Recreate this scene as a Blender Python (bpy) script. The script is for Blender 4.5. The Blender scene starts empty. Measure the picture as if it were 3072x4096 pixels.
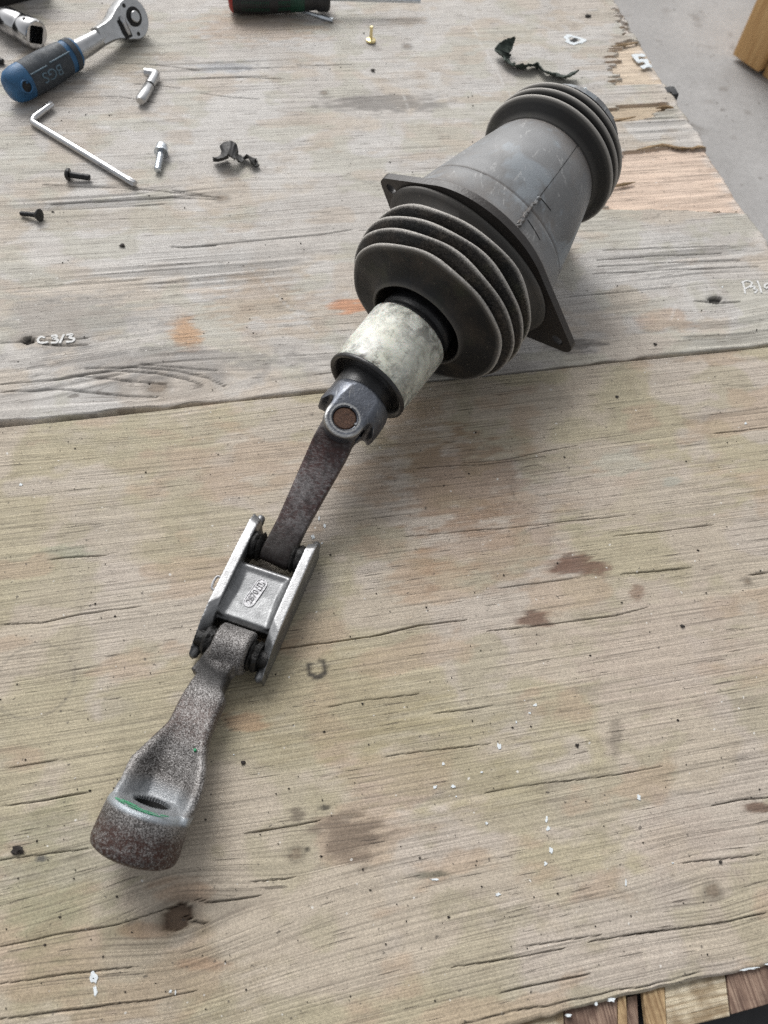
import bpy, bmesh, math, random
import numpy as np
from mathutils import Vector, Matrix

random.seed(7)
scene = bpy.context.scene
COL = scene.collection
R_ = math.radians

# ------------------------------------------------------------------ camera
CAM_H, PITCH, ROLL = 0.42, R_(59.0), R_(7.0)
FPX, PW, PH = 3076.0, 3072.0, 4096.0
Fv = np.array([0, math.cos(PITCH), -math.sin(PITCH)])
_r0 = np.array([1.0, 0, 0]); _u0 = np.array([0, math.sin(PITCH), math.cos(PITCH)])
Rv = math.cos(ROLL) * _r0 + math.sin(ROLL) * _u0
Uv = -math.sin(ROLL) * _r0 + math.cos(ROLL) * _u0
CP = np.array([0, 0, CAM_H])
cd = bpy.data.cameras.new('camera'); cam = bpy.data.objects.new('camera', cd); COL.objects.link(cam)
cd.sensor_fit = 'HORIZONTAL'; cd.sensor_width = 36.0; cd.lens = 36.0 * FPX / PW
cd.clip_start = 0.01; cd.clip_end = 200
m = Matrix.Identity(4)
for i in range(3):
    m[i][0], m[i][1], m[i][2], m[i][3] = Rv[i], Uv[i], -Fv[i], CP[i]
cam.matrix_world = m
cd.dof.use_dof = True; cd.dof.focus_distance = 0.46; cd.dof.aperture_fstop = 17.0
scene.camera = cam

# ------------------------------------------------------------------ light
SUN_AZ, SUN_EL = R_(-28), R_(46)       # azimuth from +y towards +x
world = bpy.data.worlds.new('World'); scene.world = world; world.use_nodes = True
wn = world.node_tree; wn.nodes.clear()
sky = wn.nodes.new('ShaderNodeTexSky'); sky.sky_type = 'NISHITA'; sky.sun_disc = False
sky.sun_elevation = SUN_EL; sky.sun_rotation = SUN_AZ
sky.air_density = 1.0; sky.dust_density = 4.0; sky.ozone_density = 1.0
hs = wn.nodes.new('ShaderNodeHueSaturation'); hs.inputs['Saturation'].default_value = 0.12
bg = wn.nodes.new('ShaderNodeBackground'); bg.inputs['Strength'].default_value = 0.12
wo = wn.nodes.new('ShaderNodeOutputWorld')
wn.links.new(sky.outputs[0], hs.inputs['Color']); wn.links.new(hs.outputs[0], bg.inputs[0]); wn.links.new(bg.outputs[0], wo.inputs[0])
sl = bpy.data.lights.new('sun', 'SUN'); so = bpy.data.objects.new('sun', sl); COL.objects.link(so)
sl.energy = 1.45; sl.angle = R_(30); sl.color = (1.0, 0.985, 0.96)
sd = Vector((math.cos(SUN_EL) * math.sin(SUN_AZ), math.cos(SUN_EL) * math.cos(SUN_AZ), math.sin(SUN_EL)))
so.rotation_euler = sd.to_track_quat('Z', 'Y').to_euler()
so.location = sd * 3
vs = scene.view_settings
vs.view_transform = 'Standard'; vs.look = 'None'; vs.gamma = 1; vs.use_curve_mapping = False
vs.exposure = 0.34
scene.cycles.use_denoising = False          # keep the fine grain of wood and metal

# ------------------------------------------------------------------ picture -> place
def at(px, py, z=0.0):
    d = Rv * ((px - PW / 2) / FPX) - Uv * ((py - PH / 2) / FPX) + Fv
    return CP + d * ((z - CP[2]) / d[2])
SU = PW / 1659.0
def au(x, y, z=0.0): return at(x * SU, y * SU, z)
TA = R_(16.5); TC, TS = math.cos(TA), math.sin(TA)
def to_t(p): return np.array([p[0] * TC + p[1] * TS, -p[0] * TS + p[1] * TC])
def from_t(tx, ty, z=0.0): return np.array([tx * TC - ty * TS, tx * TS + ty * TC, z])
def ut(x, y): return to_t(au(x, y))
def nrm(v): v = np.asarray(v, float); return v / np.linalg.norm(v)
def srgb(r, g, b): return tuple((c / 255 / 12.92) if c / 255 <= .04045 else ((c / 255 + .055) / 1.055) ** 2.4 for c in (r, g, b))

# ------------------------------------------------------------------ materials
class NT:
    def __init__(s, name):
        s.m = bpy.data.materials.new(name); s.m.use_nodes = True
        s.t = s.m.node_tree; s.t.nodes.clear()
        s.out = s.t.nodes.new('ShaderNodeOutputMaterial'); s.b = s.t.nodes.new('ShaderNodeBsdfPrincipled')
        s.t.links.new(s.b.outputs[0], s.out.inputs[0])
        s.co = s.t.nodes.new('ShaderNodeTexCoord').outputs['Object']
    def L(s, a, b): s.t.links.new(a, b)
    def _set(s, sock, v):
        if isinstance(v, bpy.types.NodeSocket): s.L(v, sock)
        elif isinstance(v, (tuple, list)) and len(v) == 3 and sock.type == 'RGBA': sock.default_value = (*v, 1)
        else: sock.default_value = v
    def P(s, **k):
        for n, v in k.items(): s._set(s.b.inputs[n.replace('_', ' ')], v)
    def mapv(s, scale, co=None, rot=(0, 0, 0), loc=(0, 0, 0)):
        n = s.t.nodes.new('ShaderNodeMapping'); n.inputs['Scale'].default_value = scale
        n.inputs['Rotation'].default_value = rot; n.inputs['Location'].default_value = loc
        s.L(co or s.co, n.inputs[0]); return n.outputs[0]
    def noise(s, scale, detail=4, rough=.55, co=None, dist=0, col=False):
        n = s.t.nodes.new('ShaderNodeTexNoise'); n.inputs['Scale'].default_value = scale
        n.inputs['Detail'].default_value = detail; n.inputs['Roughness'].default_value = rough
        n.inputs['Distortion'].default_value = dist
        s.L(co or s.co, n.inputs['Vector']); return n.outputs['Color' if col else 'Fac']
    def voro(s, scale, co=None, feat='F1', out='Distance', rnd=1):
        n = s.t.nodes.new('ShaderNodeTexVoronoi'); n.feature = feat; n.inputs['Scale'].default_value = scale
        n.inputs['Randomness'].default_value = rnd
        s.L(co or s.co, n.inputs['Vector']); return n.outputs[out]
    def ramp(s, x, *stops):
        n = s.t.nodes.new('ShaderNodeValToRGB'); e = n.color_ramp.elements
        while len(e) < len(stops): e.new(.5)
        for i, (p, c) in enumerate(stops):
            e[i].position = p; e[i].color = (*c, 1) if isinstance(c, (tuple, list)) else (c, c, c, 1)
        s.L(x, n.inputs[0]); return n.outputs[0]
    def mix(s, f, a, b, mode='MIX'):
        n = s.t.nodes.new('ShaderNodeMix'); n.data_type = 'RGBA'; n.blend_type = mode
        s._set(n.inputs[0], f); s._set(n.inputs[6], a); s._set(n.inputs[7], b); return n.outputs[2]
    def math(s, op, a, b=0.0):
        n = s.t.nodes.new('ShaderNodeMath'); n.operation = op; s._set(n.inputs[0], a); s._set(n.inputs[1], b); return n.outputs[0]
    def attr(s, name, out='Fac'):
        n = s.t.nodes.new('ShaderNodeAttribute'); n.attribute_name = name; return n.outputs[out]
    def bump(s, h, dist, strength=1.0, nxt=None):
        n = s.t.nodes.new('ShaderNodeBump'); n.inputs['Distance'].default_value = dist; n.inputs['Strength'].default_value = strength
        s.L(h, n.inputs['Height'])
        if nxt: s.L(nxt, n.inputs['Normal'])
        s.L(n.outputs[0], s.b.inputs['Normal']); return n.outputs[0]

MT = {}
def simple(name, col, rough=.5, metal=0., nscale=400, namp=.25, bscale=900, bdist=.0002, spec=.5, col2=None):
    n = NT(name); f = n.noise(nscale, 5)
    c2 = col2 or tuple(c * (1 - namp) for c in col); c1 = tuple(min(1, c * (1 + namp)) for c in col)
    n.P(Base_Color=n.ramp(f, (.3, c2), (.7, c1)), Metallic=metal)
    n.P(Roughness=n.ramp(n.noise(nscale * .6, 4), (.3, rough * .75), (.7, min(1, rough * 1.25))))
    n.b.inputs['Specular IOR Level'].default_value = spec
    n.bump(n.noise(bscale, 5), bdist); MT[name] = n.m; return n

def wood_mat():
    n = NT('weathered_plywood'); g = n.attr('gw', 'Vector'); c = n.attr('Col', 'Color')
    f1 = n.noise(1, 2, .55, n.mapv((9, 860, 1), g)); f2 = n.noise(1, 2, .6, n.mapv((10, 380, 1), g))
    f3 = n.noise(1, 1, .5, n.mapv((42, 760, 1), g, loc=(3.3, 1.7, 0)))
    c = n.mix(1, c, n.ramp(f1, (.34, .78), (.45, .97), (.60, 1.08)), 'MULTIPLY')
    c = n.mix(1, c, n.ramp(f2, (.32, .95), (.5, 1.0), (.7, 1.03)), 'MULTIPLY')
    dash = n.ramp(f3, (.25, 1.), (.31, 0.)); c = n.mix(n.math('MULTIPLY', dash, .62), c, (.07, .056, .045))
    f4 = n.noise(1, 1, .5, n.mapv((17, 1500, 1), g, loc=(1.3, 4.7, 0))); d4 = n.ramp(f4, (.33, 1.), (.41, 0.)); c = n.mix(n.math('MULTIPLY', d4, .42), c, (.09, .072, .058))
    fine = n.noise(1100, 3, .7)
    c = n.mix(1, c, n.ramp(fine, (.34, .76), (.66, 1.18)), 'MULTIPLY')
    mot = n.noise(70, 4, .6); c = n.mix(n.ramp(mot, (.50, 0.), (.66, .5)), c, n.mix(1, c, (.82, .80, .79), 'MULTIPLY'))
    sp = n.ramp(n.noise(330, 2, .5), (.70, 0.), (.74, 1.)); c = n.mix(n.math('MULTIPLY', sp, .7), c, (.06, .052, .045))
    wp = n.ramp(n.noise(300, 1, .5, n.mapv((1, 1, 1), loc=(3, 5, 7))), (.765, 0.), (.785, 1.)); c = n.mix(n.math('MULTIPLY', wp, .8), c, (.62, .6, .56))
    n.P(Base_Color=c, Roughness=n.ramp(n.noise(25, 3), (.3, .62), (.7, .8)))
    n.b.inputs['Specular IOR Level'].default_value = .35
    h = n.math('SUBTRACT', f1, n.math('MULTIPLY', dash, .8))
    n.bump(h, .0006, .6); MT['wood'] = n.m
wood_mat()

def ply_mat(name, c1, c2, c3, rot):
    n = NT(name); g = n.mapv((1, 1, 1), rot=(0, 0, rot)); v = n.mapv((25, 700, 300), g)
    f = n.noise(1, 4, .6, v)
    n.P(Base_Color=n.mix(n.ramp(n.noise(90, 3), (.4, 0.), (.65, .8)), n.ramp(f, (.3, c1), (.5, c2), (.75, c3)), c1), Roughness=.8)
    n.b.inputs['Specular IOR Level'].default_value = .25
    n.bump(f, .0012, .8); MT[name] = n.m
ply_mat('ply_pale', srgb(124, 106, 82), srgb(190, 178, 154), srgb(216, 206, 186), -TA)
ply_mat('ply_brown', srgb(84, 66, 58), srgb(134, 112, 98), srgb(170, 150, 132), -TA + math.pi / 2)
ply_mat('ply_core', srgb(110, 85, 60), srgb(170, 145, 110), srgb(200, 178, 140), -TA + math.pi / 2)
ply_mat('splinter', srgb(104, 84, 60), srgb(160, 136, 106), srgb(188, 172, 148), -TA)

def concrete():
    n = NT('concrete'); f = n.noise(3, 8, .6); f2 = n.noise(90, 5, .7)
    c = n.mix(1, n.ramp(f, (.3, srgb(140, 138, 136)), (.7, srgb(166, 164, 162))), n.ramp(f2, (.25, .82), (.7, 1.08)), 'MULTIPLY')
    c = n.mix(n.ramp(n.noise(14, 4), (.6, 0.), (.7, .55)), c, srgb(112, 106, 100)); c = n.mix(n.ramp(n.noise(60, 3), (.68, 0.), (.72, .7)), c, srgb(92, 86, 80))
    n.P(Base_Color=c, Roughness=.7); n.bump(f2, .002, .4); MT['concrete'] = n.m
concrete()

def rubber(key='rubber', amt=.42):
    n = NT('bellows_' + key)
    w = n.attr('wear'); tx = n.attr('tex')
    dust = n.ramp(n.noise(32, 6, .65, dist=.6), (.44, 0.), (.62, 1.))
    c = n.mix(n.math('MULTIPLY', dust, amt), (.019, .0188, .0186), srgb(78, 69, 60))
    gr = n.ramp(n.noise(38, 3, .5, n.mapv((1, 1, 1), loc=(.4, .2, .7))), (.55, 0.), (.75, .4)); c = n.mix(gr, c, srgb(74, 78, 56))
    c = n.mix(n.math('MULTIPLY', w, .85), c, srgb(178, 174, 168))
    lea = n.noise(900, 2, .6, dist=1.2)
    c = n.mix(tx, c, n.mix(1, c, n.ramp(lea, (.40, .5), (.60, 1.9)), 'MULTIPLY'))
    c = n.mix(n.ramp(n.noise(420, 2), (.72, 0.), (.76, .5)), c, srgb(140, 132, 120))
    scr = n.ramp(n.noise(1, 3, .7, n.mapv((60, 420, 60), rot=(.4, .3, .9)), dist=.8), (.66, 0.), (.72, .35)); c = n.mix(scr, c, srgb(120, 112, 100))
    n.P(Base_Color=c, Roughness=n.ramp(n.noise(60, 4), (.3, .5), (.7, .72)))
    n.b.inputs['Specular IOR Level'].default_value = .3
    h = n.math('MULTIPLY', lea, tx)
    n.bump(h, .0007, .9); MT[key] = n.m
rubber(); rubber('rubber_dark', .06)
simple('rubber_plain', (.03, .029, .028), .5, nscale=70, namp=.5, bscale=300, bdist=.0003)

def housing():
    n = NT('grey_housing_plastic')
    v = n.mapv((1, 1, 1))
    base = n.ramp(n.noise(22, 5, .55), (.3, srgb(106, 106, 106)), (.7, srgb(136, 137, 138)))
    c = n.mix(n.ramp(n.noise(30, 4, .6, n.mapv((1, 1, 1), loc=(.3, .1, .5))), (.52, 0.), (.68, .4)), base, srgb(118, 106, 94))
    c = n.mix(n.ramp(n.noise(26, 5, .65, n.mapv((1, 1, 1), loc=(.9, .35, .2)), dist=.8), (.53, 0.), (.61, .45)), c, srgb(150, 160, 168))
    sc = n.ramp(n.noise(120, 5, .7, n.mapv((1, .35, 1), rot=(0, 0, .7)), dist=1.5), (.6, 0.), (.7, .55)); c = n.mix(sc, c, srgb(192, 192, 190))
    d = n.attr('dirt'); c = n.mix(d, c, srgb(74, 58, 44))
    c = n.mix(n.ramp(n.noise(600, 3), (.68, 0.), (.74, .5)), c, srgb(72, 68, 64))
    n.P(Base_Color=c, Roughness=n.ramp(n.noise(40, 4), (.3, .42), (.7, .62)))
    n.bump(n.noise(800, 4), .00012); MT['housing'] = n.m
housing()

def nylon():
    n = NT('white_nylon')
    c = n.ramp(n.noise(40, 5, .6), (.3, srgb(196, 197, 180)), (.55, srgb(220, 221, 212)), (.8, srgb(234, 235, 232)))
    st = n.ramp(n.noise(60, 6, .7, dist=.3), (.48, 0.), (.68, .55)); c = n.mix(st, c, srgb(128, 126, 116))
    gm = n.math('MULTIPLY', n.attr('dirt'), n.ramp(n.noise(110, 6, .75, dist=.5), (.42, 0.), (.6, 1.))); c = n.mix(gm, c, srgb(64, 61, 55))
    st2 = n.ramp(n.noise(130, 6, .78, n.mapv((1, 1, 1), loc=(.2, .5, .1)), dist=.7), (.54, 0.), (.70, .75)); c = n.mix(st2, c, srgb(62, 60, 54))
    n.P(Base_Color=c, Roughness=n.ramp(n.noise(90, 4), (.3, .3), (.7, .5)), Subsurface_Weight=.08, Subsurface_Scale=.004)
    n.bump(n.noise(500, 4), .0001); MT['nylon'] = n.m
nylon()

simple('flange_black', (.022, .02, .019), .38, nscale=60, namp=.6, bscale=500, col2=(.03, .024, .021))
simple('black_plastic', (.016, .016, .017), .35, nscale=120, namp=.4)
simple('grease', (.008, .0075, .007), .45, nscale=300, namp=.6, bscale=700, bdist=.0008, spec=.35)
simple('chrome', (.50, .50, .505), .16, 1, nscale=150, namp=.08, bscale=300, bdist=.00005)
simple('satin_chrome', (.50, .505, .51), .3, 1, nscale=200, namp=.1, bscale=2500, bdist=.00006)
simple('zinc', (.62, .66, .70), .3, 1, nscale=500, namp=.2)
simple('brass', (.78, .66, .36), .3, 1, nscale=500, namp=.15)
simple('black_oxide', (.016, .016, .017), .42, .3, nscale=500, namp=.5)
simple('dark_hole', (.008, .008, .008), .7)
simple('paint_white', srgb(208, 214, 217), .6, nscale=300, namp=.08)
simple('chalk_white', srgb(206, 206, 204), .8, nscale=900, namp=.1)
simple('green_mark', srgb(40, 150, 100), .6, nscale=900, namp=.3)
simple('grip_dark', srgb(52, 58, 64), .62, nscale=200, namp=.2, bscale=1500, bdist=.0002)
simple('grip_blue', srgb(38, 86, 124), .55, nscale=120, namp=.3, bscale=900)
simple('grip_letter', srgb(86, 108, 122), .6)
simple('driver_green', srgb(14, 60, 44), .5, nscale=200, namp=.3)
simple('driver_black', srgb(30, 30, 31), .5, nscale=200, namp=.3)
simple('driver_red', srgb(150, 40, 34), .5)
simple('rag_green', srgb(62, 70, 64), .7, nscale=160, namp=.45, bscale=300, bdist=.001, spec=.3)
simple('crumb', srgb(42, 36, 32), .8, nscale=900, namp=.5)
simple('bolt_face', srgb(150, 150, 146), .4, .8)
simple('hair', srgb(170, 160, 140), .6)

def metals():
    n = NT('yoke_steel')
    c = n.ramp(n.noise(60, 5, .6), (.3, srgb(74, 76, 82)), (.6, srgb(104, 108, 116)), (.8, srgb(126, 126, 128)))
    sc = n.ramp(n.noise(1, 4, .7, n.mapv((900, 120, 300), rot=(0, 0, .6))), (.58, 0.), (.72, .6)); c = n.mix(sc, c, srgb(170, 170, 168))
    c = n.mix(n.ramp(n.noise(110, 5, .65), (.58, 0.), (.72, .7)), c, srgb(52, 44, 40))
    c = n.mix(n.attr('edge'), c, srgb(186, 186, 184))
    n.P(Base_Color=c, Metallic=.75, Roughness=n.ramp(n.noise(150, 4), (.3, .32), (.7, .5)))
    n.bump(n.noise(700, 5), .00025); MT['yoke'] = n.m
    n = NT('rusty_bar_steel')
    f = n.noise(1, 6, .78, n.mapv((420, 800, 420), rot=(0, 0, .5)), dist=.6); big = n.noise(38, 3, .5)
    c = n.mix(n.ramp(n.math('ADD', n.math('MULTIPLY', f, .6), n.math('MULTIPLY', big, .4)), (.46, 0.), (.56, 1.)), srgb(72, 50, 48), srgb(120, 116, 116))
    c = n.mix(n.ramp(n.noise(300, 5, .7), (.42, 0.), (.66, .8)), c, srgb(46, 40, 40))
    g = n.attr('dirt'); c = n.mix(g, c, srgb(30, 25, 21))
    n.P(Base_Color=c, Metallic=.35, Roughness=n.ramp(f, (.35, .6), (.65, .42)))
    n.bump(f, .0005, .7); MT['bar'] = n.m
    n = NT('cast_aluminium')
    f = n.noise(900, 4, .65)
    c = n.ramp(n.noise(70, 5, .6), (.3, (.17, .174, .178)), (.7, (.25, .254, .258)))
    c = n.mix(1, c, n.ramp(f, (.3, .82), (.7, 1.1)), 'MULTIPLY')
    c = n.mix(n.attr('edge'), c, (.50, .50, .505))
    c = n.mix(n.ramp(n.noise(420, 2), (.72, 0.), (.75, .7)), c, (.06, .06, .06))
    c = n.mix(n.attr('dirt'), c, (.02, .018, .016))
    n.P(Base_Color=c, Metallic=.85, Roughness=n.ramp(n.noise(200, 4), (.3, .36), (.7, .52)))
    n.bump(f, .00018, .8); MT['alu'] = n.m
    n = NT('forged_steel')
    sp = n.noise(1500, 3, .7); big = n.noise(60, 4, .6)
    v = n.math('ADD', n.math('MULTIPLY', sp, .8), n.math('MULTIPLY', big, .25))
    c = n.ramp(v, (.43, srgb(50, 46, 44)), (.52, srgb(104, 101, 99)), (.61, srgb(164, 161, 159)))
    rust = n.math('MULTIPLY', n.attr('rust'), n.ramp(n.noise(520, 5, .78), (.44, 1.), (.58, .12)))
    c = n.mix(rust, c, srgb(66, 43, 36))
    c = n.mix(n.attr('dirt'), c, srgb(22, 20, 19))  # grease, plus the painted shade inside the bore
    c = n.mix(n.attr('bare'), c, srgb(158, 165, 171))  # bare metal, plus the painted highlight on the hub rim
    n.P(Base_Color=c, Metallic=n.math('SUBTRACT', .5, n.math('MULTIPLY', n.attr('dirt'), .5)), Roughness=n.math('SUBTRACT', .52, n.math('MULTIPLY', n.attr('bare'), .2)))
    n.bump(sp, .0005, .6); MT['forged'] = n.m
    n = NT('rusty_pin')
    f = n.noise(700, 5, .75, dist=1.5)
    n.P(Base_Color=n.ramp(f, (.35, srgb(46, 30, 23)), (.55, srgb(84, 58, 43)), (.75, srgb(128, 104, 82))), Metallic=.2, Roughness=.7)
    n.bump(f, .0006); MT['rust'] = n.m
    n = NT('pine_timber')
    g = n.noise(1, 4, .6, n.mapv((40, 40, 3)), dist=.8)
    c = n.ramp(g, (.3, srgb(176, 132, 82)), (.55, srgb(206, 166, 112)), (.75, srgb(224, 192, 144)))
    c = n.mix(n.ramp(n.noise(35, 2), (.7, 0.), (.73, .9)), c, srgb(60, 42, 30))
    n.P(Base_Color=c, Roughness=.7); n.bump(g, .001, .5); MT['pine'] = n.m
metals()

# ------------------------------------------------------------------ mesh helpers
class M:
    def __init__(s): s.v = []; s.f = []; s.n = 0
    def add(s, v, f):
        v = np.asarray(v, float); s.v.append(v); k = s.n
        s.f += [tuple(i + k for i in q) for q in f]; s.n += len(v); return s
    def V(s): return np.concatenate(s.v)
class Fr:
    def __init__(s, o, x, y, z): s.o, s.x, s.y, s.z = [np.asarray(q, float) for q in (o, x, y, z)]
    def __call__(s, p): p = np.atleast_2d(np.asarray(p, float)); return s.o + p[:, :1] * s.x + p[:, 1:2] * s.y + p[:, 2:3] * s.z
def frame_axis(o, a, up=(0, 0, 1)):
    a = nrm(a); h = np.cross(a, up); h = nrm(h); n = np.cross(h, a); return Fr(o, h, n, a)
def frame_flat(o, d):                     # x along d (horizontal), z up
    d = nrm([d[0], d[1], 0]); return Fr(o, d, [-d[1], d[0], 0], [0, 0, 1])
def lathe(fr, prof, seg=64, caps=True, rfun=None):
    k = len(prof); th = np.linspace(0, 2 * math.pi, seg, endpoint=False); v = []
    for s, r in prof:
        rr = r * np.ones(seg) if rfun is None else rfun(s, r, th)
        v.append(np.stack([rr * np.cos(th), rr * np.sin(th), np.full(seg, s)], 1))
    v = fr(np.concatenate(v)); f = []
    for i in range(k - 1):
        for j in range(seg):
            j2 = (j + 1) % seg; f.append((i * seg + j, i * seg + j2, (i + 1) * seg + j2, (i + 1) * seg + j))
    if caps: f.append(tuple(range(seg))[::-1]); f.append(tuple((k - 1) * seg + j for j in range(seg)))
    return v, f
def loft(secs, caps=True):
    k = len(secs); n = len(secs[0]); v = np.concatenate(secs); f = []
    for i in range(k - 1):
        for j in range(n):
            j2 = (j + 1) % n; f.append((i * n + j, i * n + j2, (i + 1) * n + j2, (i + 1) * n + j))
    if caps: f.append(tuple(range(n))[::-1]); f.append(tuple((k - 1) * n + j for j in range(n)))
    return v, f
def smooth_path(pts, n=8):
    P = np.asarray(pts, float); out = []
    Q = np.vstack([2 * P[0] - P[1], P, 2 * P[-1] - P[-2]])
    for i in range(1, len(Q) - 2):
        for t in np.linspace(0, 1, n, endpoint=False):
            a, b, c, d = Q[i - 1:i + 3]
            out.append(.5 * ((2 * b) + (-a + c) * t + (2 * a - 5 * b + 4 * c - d) * t * t + (-a + 3 * b - 3 * c + d) * t ** 3))
    out.append(P[-1]); return np.array(out)
def tube(pts, r, seg=12, up=(0, 0, 1), shape=None):
    P = np.asarray(pts, float); k = len(P); r = np.broadcast_to(r, (k,)); secs = []
    T = np.gradient(P, axis=0); th = np.linspace(0, 2 * math.pi, seg, endpoint=False)
    for i in range(k):
        t = nrm(T[i]); h = np.cross(t, up)
        if np.linalg.norm(h) < 1e-6: h = np.array([1., 0, 0])
        h = nrm(h); n = np.cross(h, t)
        rr = r[i] * (shape(th, i) if shape else np.ones(seg))
        secs.append(P[i] + (rr * np.cos(th))[:, None] * h + (rr * np.sin(th))[:, None] * n)
    return loft(secs)
def box(fr, x0, x1, y0, y1, z0, z1):
    v = fr([(x, y, z) for z in (z0, z1) for x, y in ((x0, y0), (x1, y0), (x1, y1), (x0, y1))])
    return v, [(3, 2, 1, 0), (4, 5, 6, 7), (0, 1, 5, 4), (1, 2, 6, 5), (2, 3, 7, 6), (3, 0, 4, 7)]
def prism(fr, poly, z0, z1):
    n = len(poly); v = fr([(x, y, z0) for x, y in poly] + [(x, y, z1) for x, y in poly])
    return v, [tuple(range(n))[::-1], tuple(range(n, 2 * n))] + [(i, (i + 1) % n, n + (i + 1) % n, n + i) for i in range(n)]

ROOT = {}
def link(o): COL.objects.link(o); return o
def root(name, loc, label, cat, group=None):
    o = bpy.data.objects.new(name, None); o.empty_display_size = .02; link(o)
    o.location = tuple(loc); ROOT[o.name] = np.asarray(loc, float)
    o['label'] = label; o['category'] = cat
    if group: o['group'] = group
    return o
def off(parent):
    while parent is not None and parent.name not in ROOT and parent.parent: parent = parent.parent
    return ROOT.get(parent.name, np.zeros(3)) if parent is not None else np.zeros(3)
def finish(me, mat, smooth=True, angle=35):
    me.materials.append(MT[mat])
    if smooth:
        me.polygons.foreach_set('use_smooth', [True] * len(me.polygons)); me.set_sharp_from_angle(angle=R_(angle))
    me.update()
def obj(name, mm, mat, parent=None, smooth=True, angle=35, attrs=None, bevel=0, origin=None):
    v, f = (mm.V(), mm.f) if isinstance(mm, M) else mm
    o3 = off(parent) if parent is not None else (np.zeros(3) if origin is None else np.asarray(origin, float))
    me = bpy.data.meshes.new(name); me.from_pydata((np.asarray(v) - o3).tolist(), [], [tuple(map(int, q)) for q in f])
    bm = bmesh.new(); bm.from_mesh(me); bmesh.ops.recalc_face_normals(bm, faces=bm.faces[:])
    if bevel:
        es = [e for e in bm.edges if len(e.link_faces) == 2 and e.calc_face_angle(0) > R_(30)]
        bmesh.ops.bevel(bm, geom=es, offset=bevel, segments=2, profile=.6, affect='EDGES', clamp_overlap=True)
    bm.to_mesh(me); bm.free()
    if attrs and not bevel:
        for k, a in attrs.items():
            at_ = me.attributes.new(k, 'FLOAT', 'POINT'); at_.data.foreach_set('value', np.asarray(a, np.float32))
    finish(me, mat, smooth, angle)
    o = bpy.data.objects.new(name, me); link(o)
    if parent is not None: o.parent = parent
    else:
        o.location = tuple(o3); ROOT[o.name] = o3
    return o
def thing(name, mm, mat, label, cat, group=None, origin=None, **k):
    o = obj(name, mm, mat, None, origin=origin, **k); o['label'] = label; o['category'] = cat
    if group: o['group'] = group
    return o
def eval_mods(me, mods):
    o = bpy.data.objects.new('tmp', me); link(o)
    for t, kw in mods:
        md = o.modifiers.new(t, t)
        for a, b in kw.items(): setattr(md, a, b)
    dg = bpy.context.evaluated_depsgraph_get(); r = bpy.data.meshes.new_from_object(o.evaluated_get(dg))
    bpy.data.objects.remove(o); return r
def raw_mesh(mm):
    v, f = (mm.V(), mm.f) if isinstance(mm, M) else mm
    me = bpy.data.meshes.new('raw'); me.from_pydata(np.asarray(v).tolist(), [], [tuple(map(int, q)) for q in f])
    bm = bmesh.new(); bm.from_mesh(me); bmesh.ops.recalc_face_normals(bm, faces=bm.faces[:]); bmesh.ops.triangulate(bm, faces=bm.faces[:]); bm.to_mesh(me); bm.free()
    return me
def cast(mm, voxel=.0009, it=6, cut=None, scale=50.0):
    """union of closed pieces -> one cast surface (voxel remesh at a larger scale, then smoothed)"""
    v, f = mm.V() * scale, mm.f
    me = eval_mods(raw_mesh((v, f)), [('REMESH', dict(mode='VOXEL', voxel_size=voxel * scale)), ('SMOOTH', dict(factor=.5, iterations=it))])
    if cut is not None:
        cme = raw_mesh((cut.V() * scale, cut.f)); co = bpy.data.objects.new('cut', cme); link(co)
        me = eval_mods(me, [('BOOLEAN', dict(operation='DIFFERENCE', object=co, solver='EXACT'))]); bpy.data.objects.remove(co)
    n = len(me.vertices); a = np.empty(n * 3); me.vertices.foreach_get('co', a); V = a.reshape(-1, 3) / scale
    F = [tuple(p.vertices) for p in me.polygons]; bpy.data.meshes.remove(me); return V, F
def text_mesh(body, size, extrude):
    c = bpy.data.curves.new('t', 'FONT'); c.body = body; c.size = size; c.extrude = extrude; c.align_x = 'CENTER'; c.align_y = 'CENTER'
    o = bpy.data.objects.new('t', c); link(o); dg = bpy.context.evaluated_depsgraph_get()
    me = bpy.data.meshes.new_from_object(o.evaluated_get(dg)); bpy.data.objects.remove(o)
    V = np.array([q.co[:] for q in me.vertices]); F = [tuple(p.vertices) for p in me.polygons]; return V, F
def plate(fr, outer, holes, z0, z1):
    """flat plate with holes: a filled 2D curve, extruded"""
    c = bpy.data.curves.new('p', 'CURVE'); c.dimensions = '2D'; c.fill_mode = 'BOTH'; K = 100.
    for poly in [outer] + holes:
        s = c.splines.new('POLY'); s.points.add(len(poly) - 1); s.use_cyclic_u = True
        for i, (x, y) in enumerate(poly): s.points[i].co = (x * K, y * K, 0, 1)
    c.extrude = (z1 - z0) / 2 * K; c.bevel_depth = 0
    o = bpy.data.objects.new('p', c); link(o); dg = bpy.context.evaluated_depsgraph_get()
    me = bpy.data.meshes.new_from_object(o.evaluated_get(dg)); bpy.data.objects.remove(o)
    V = np.array([q.co[:] for q in me.vertices]) / K; V[:, 2] += (z0 + z1) / 2
    bm = bmesh.new(); bm.from_mesh(me); bm.free()
    return fr(V), [tuple(p.vertices) for p in me.polygons]

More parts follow.
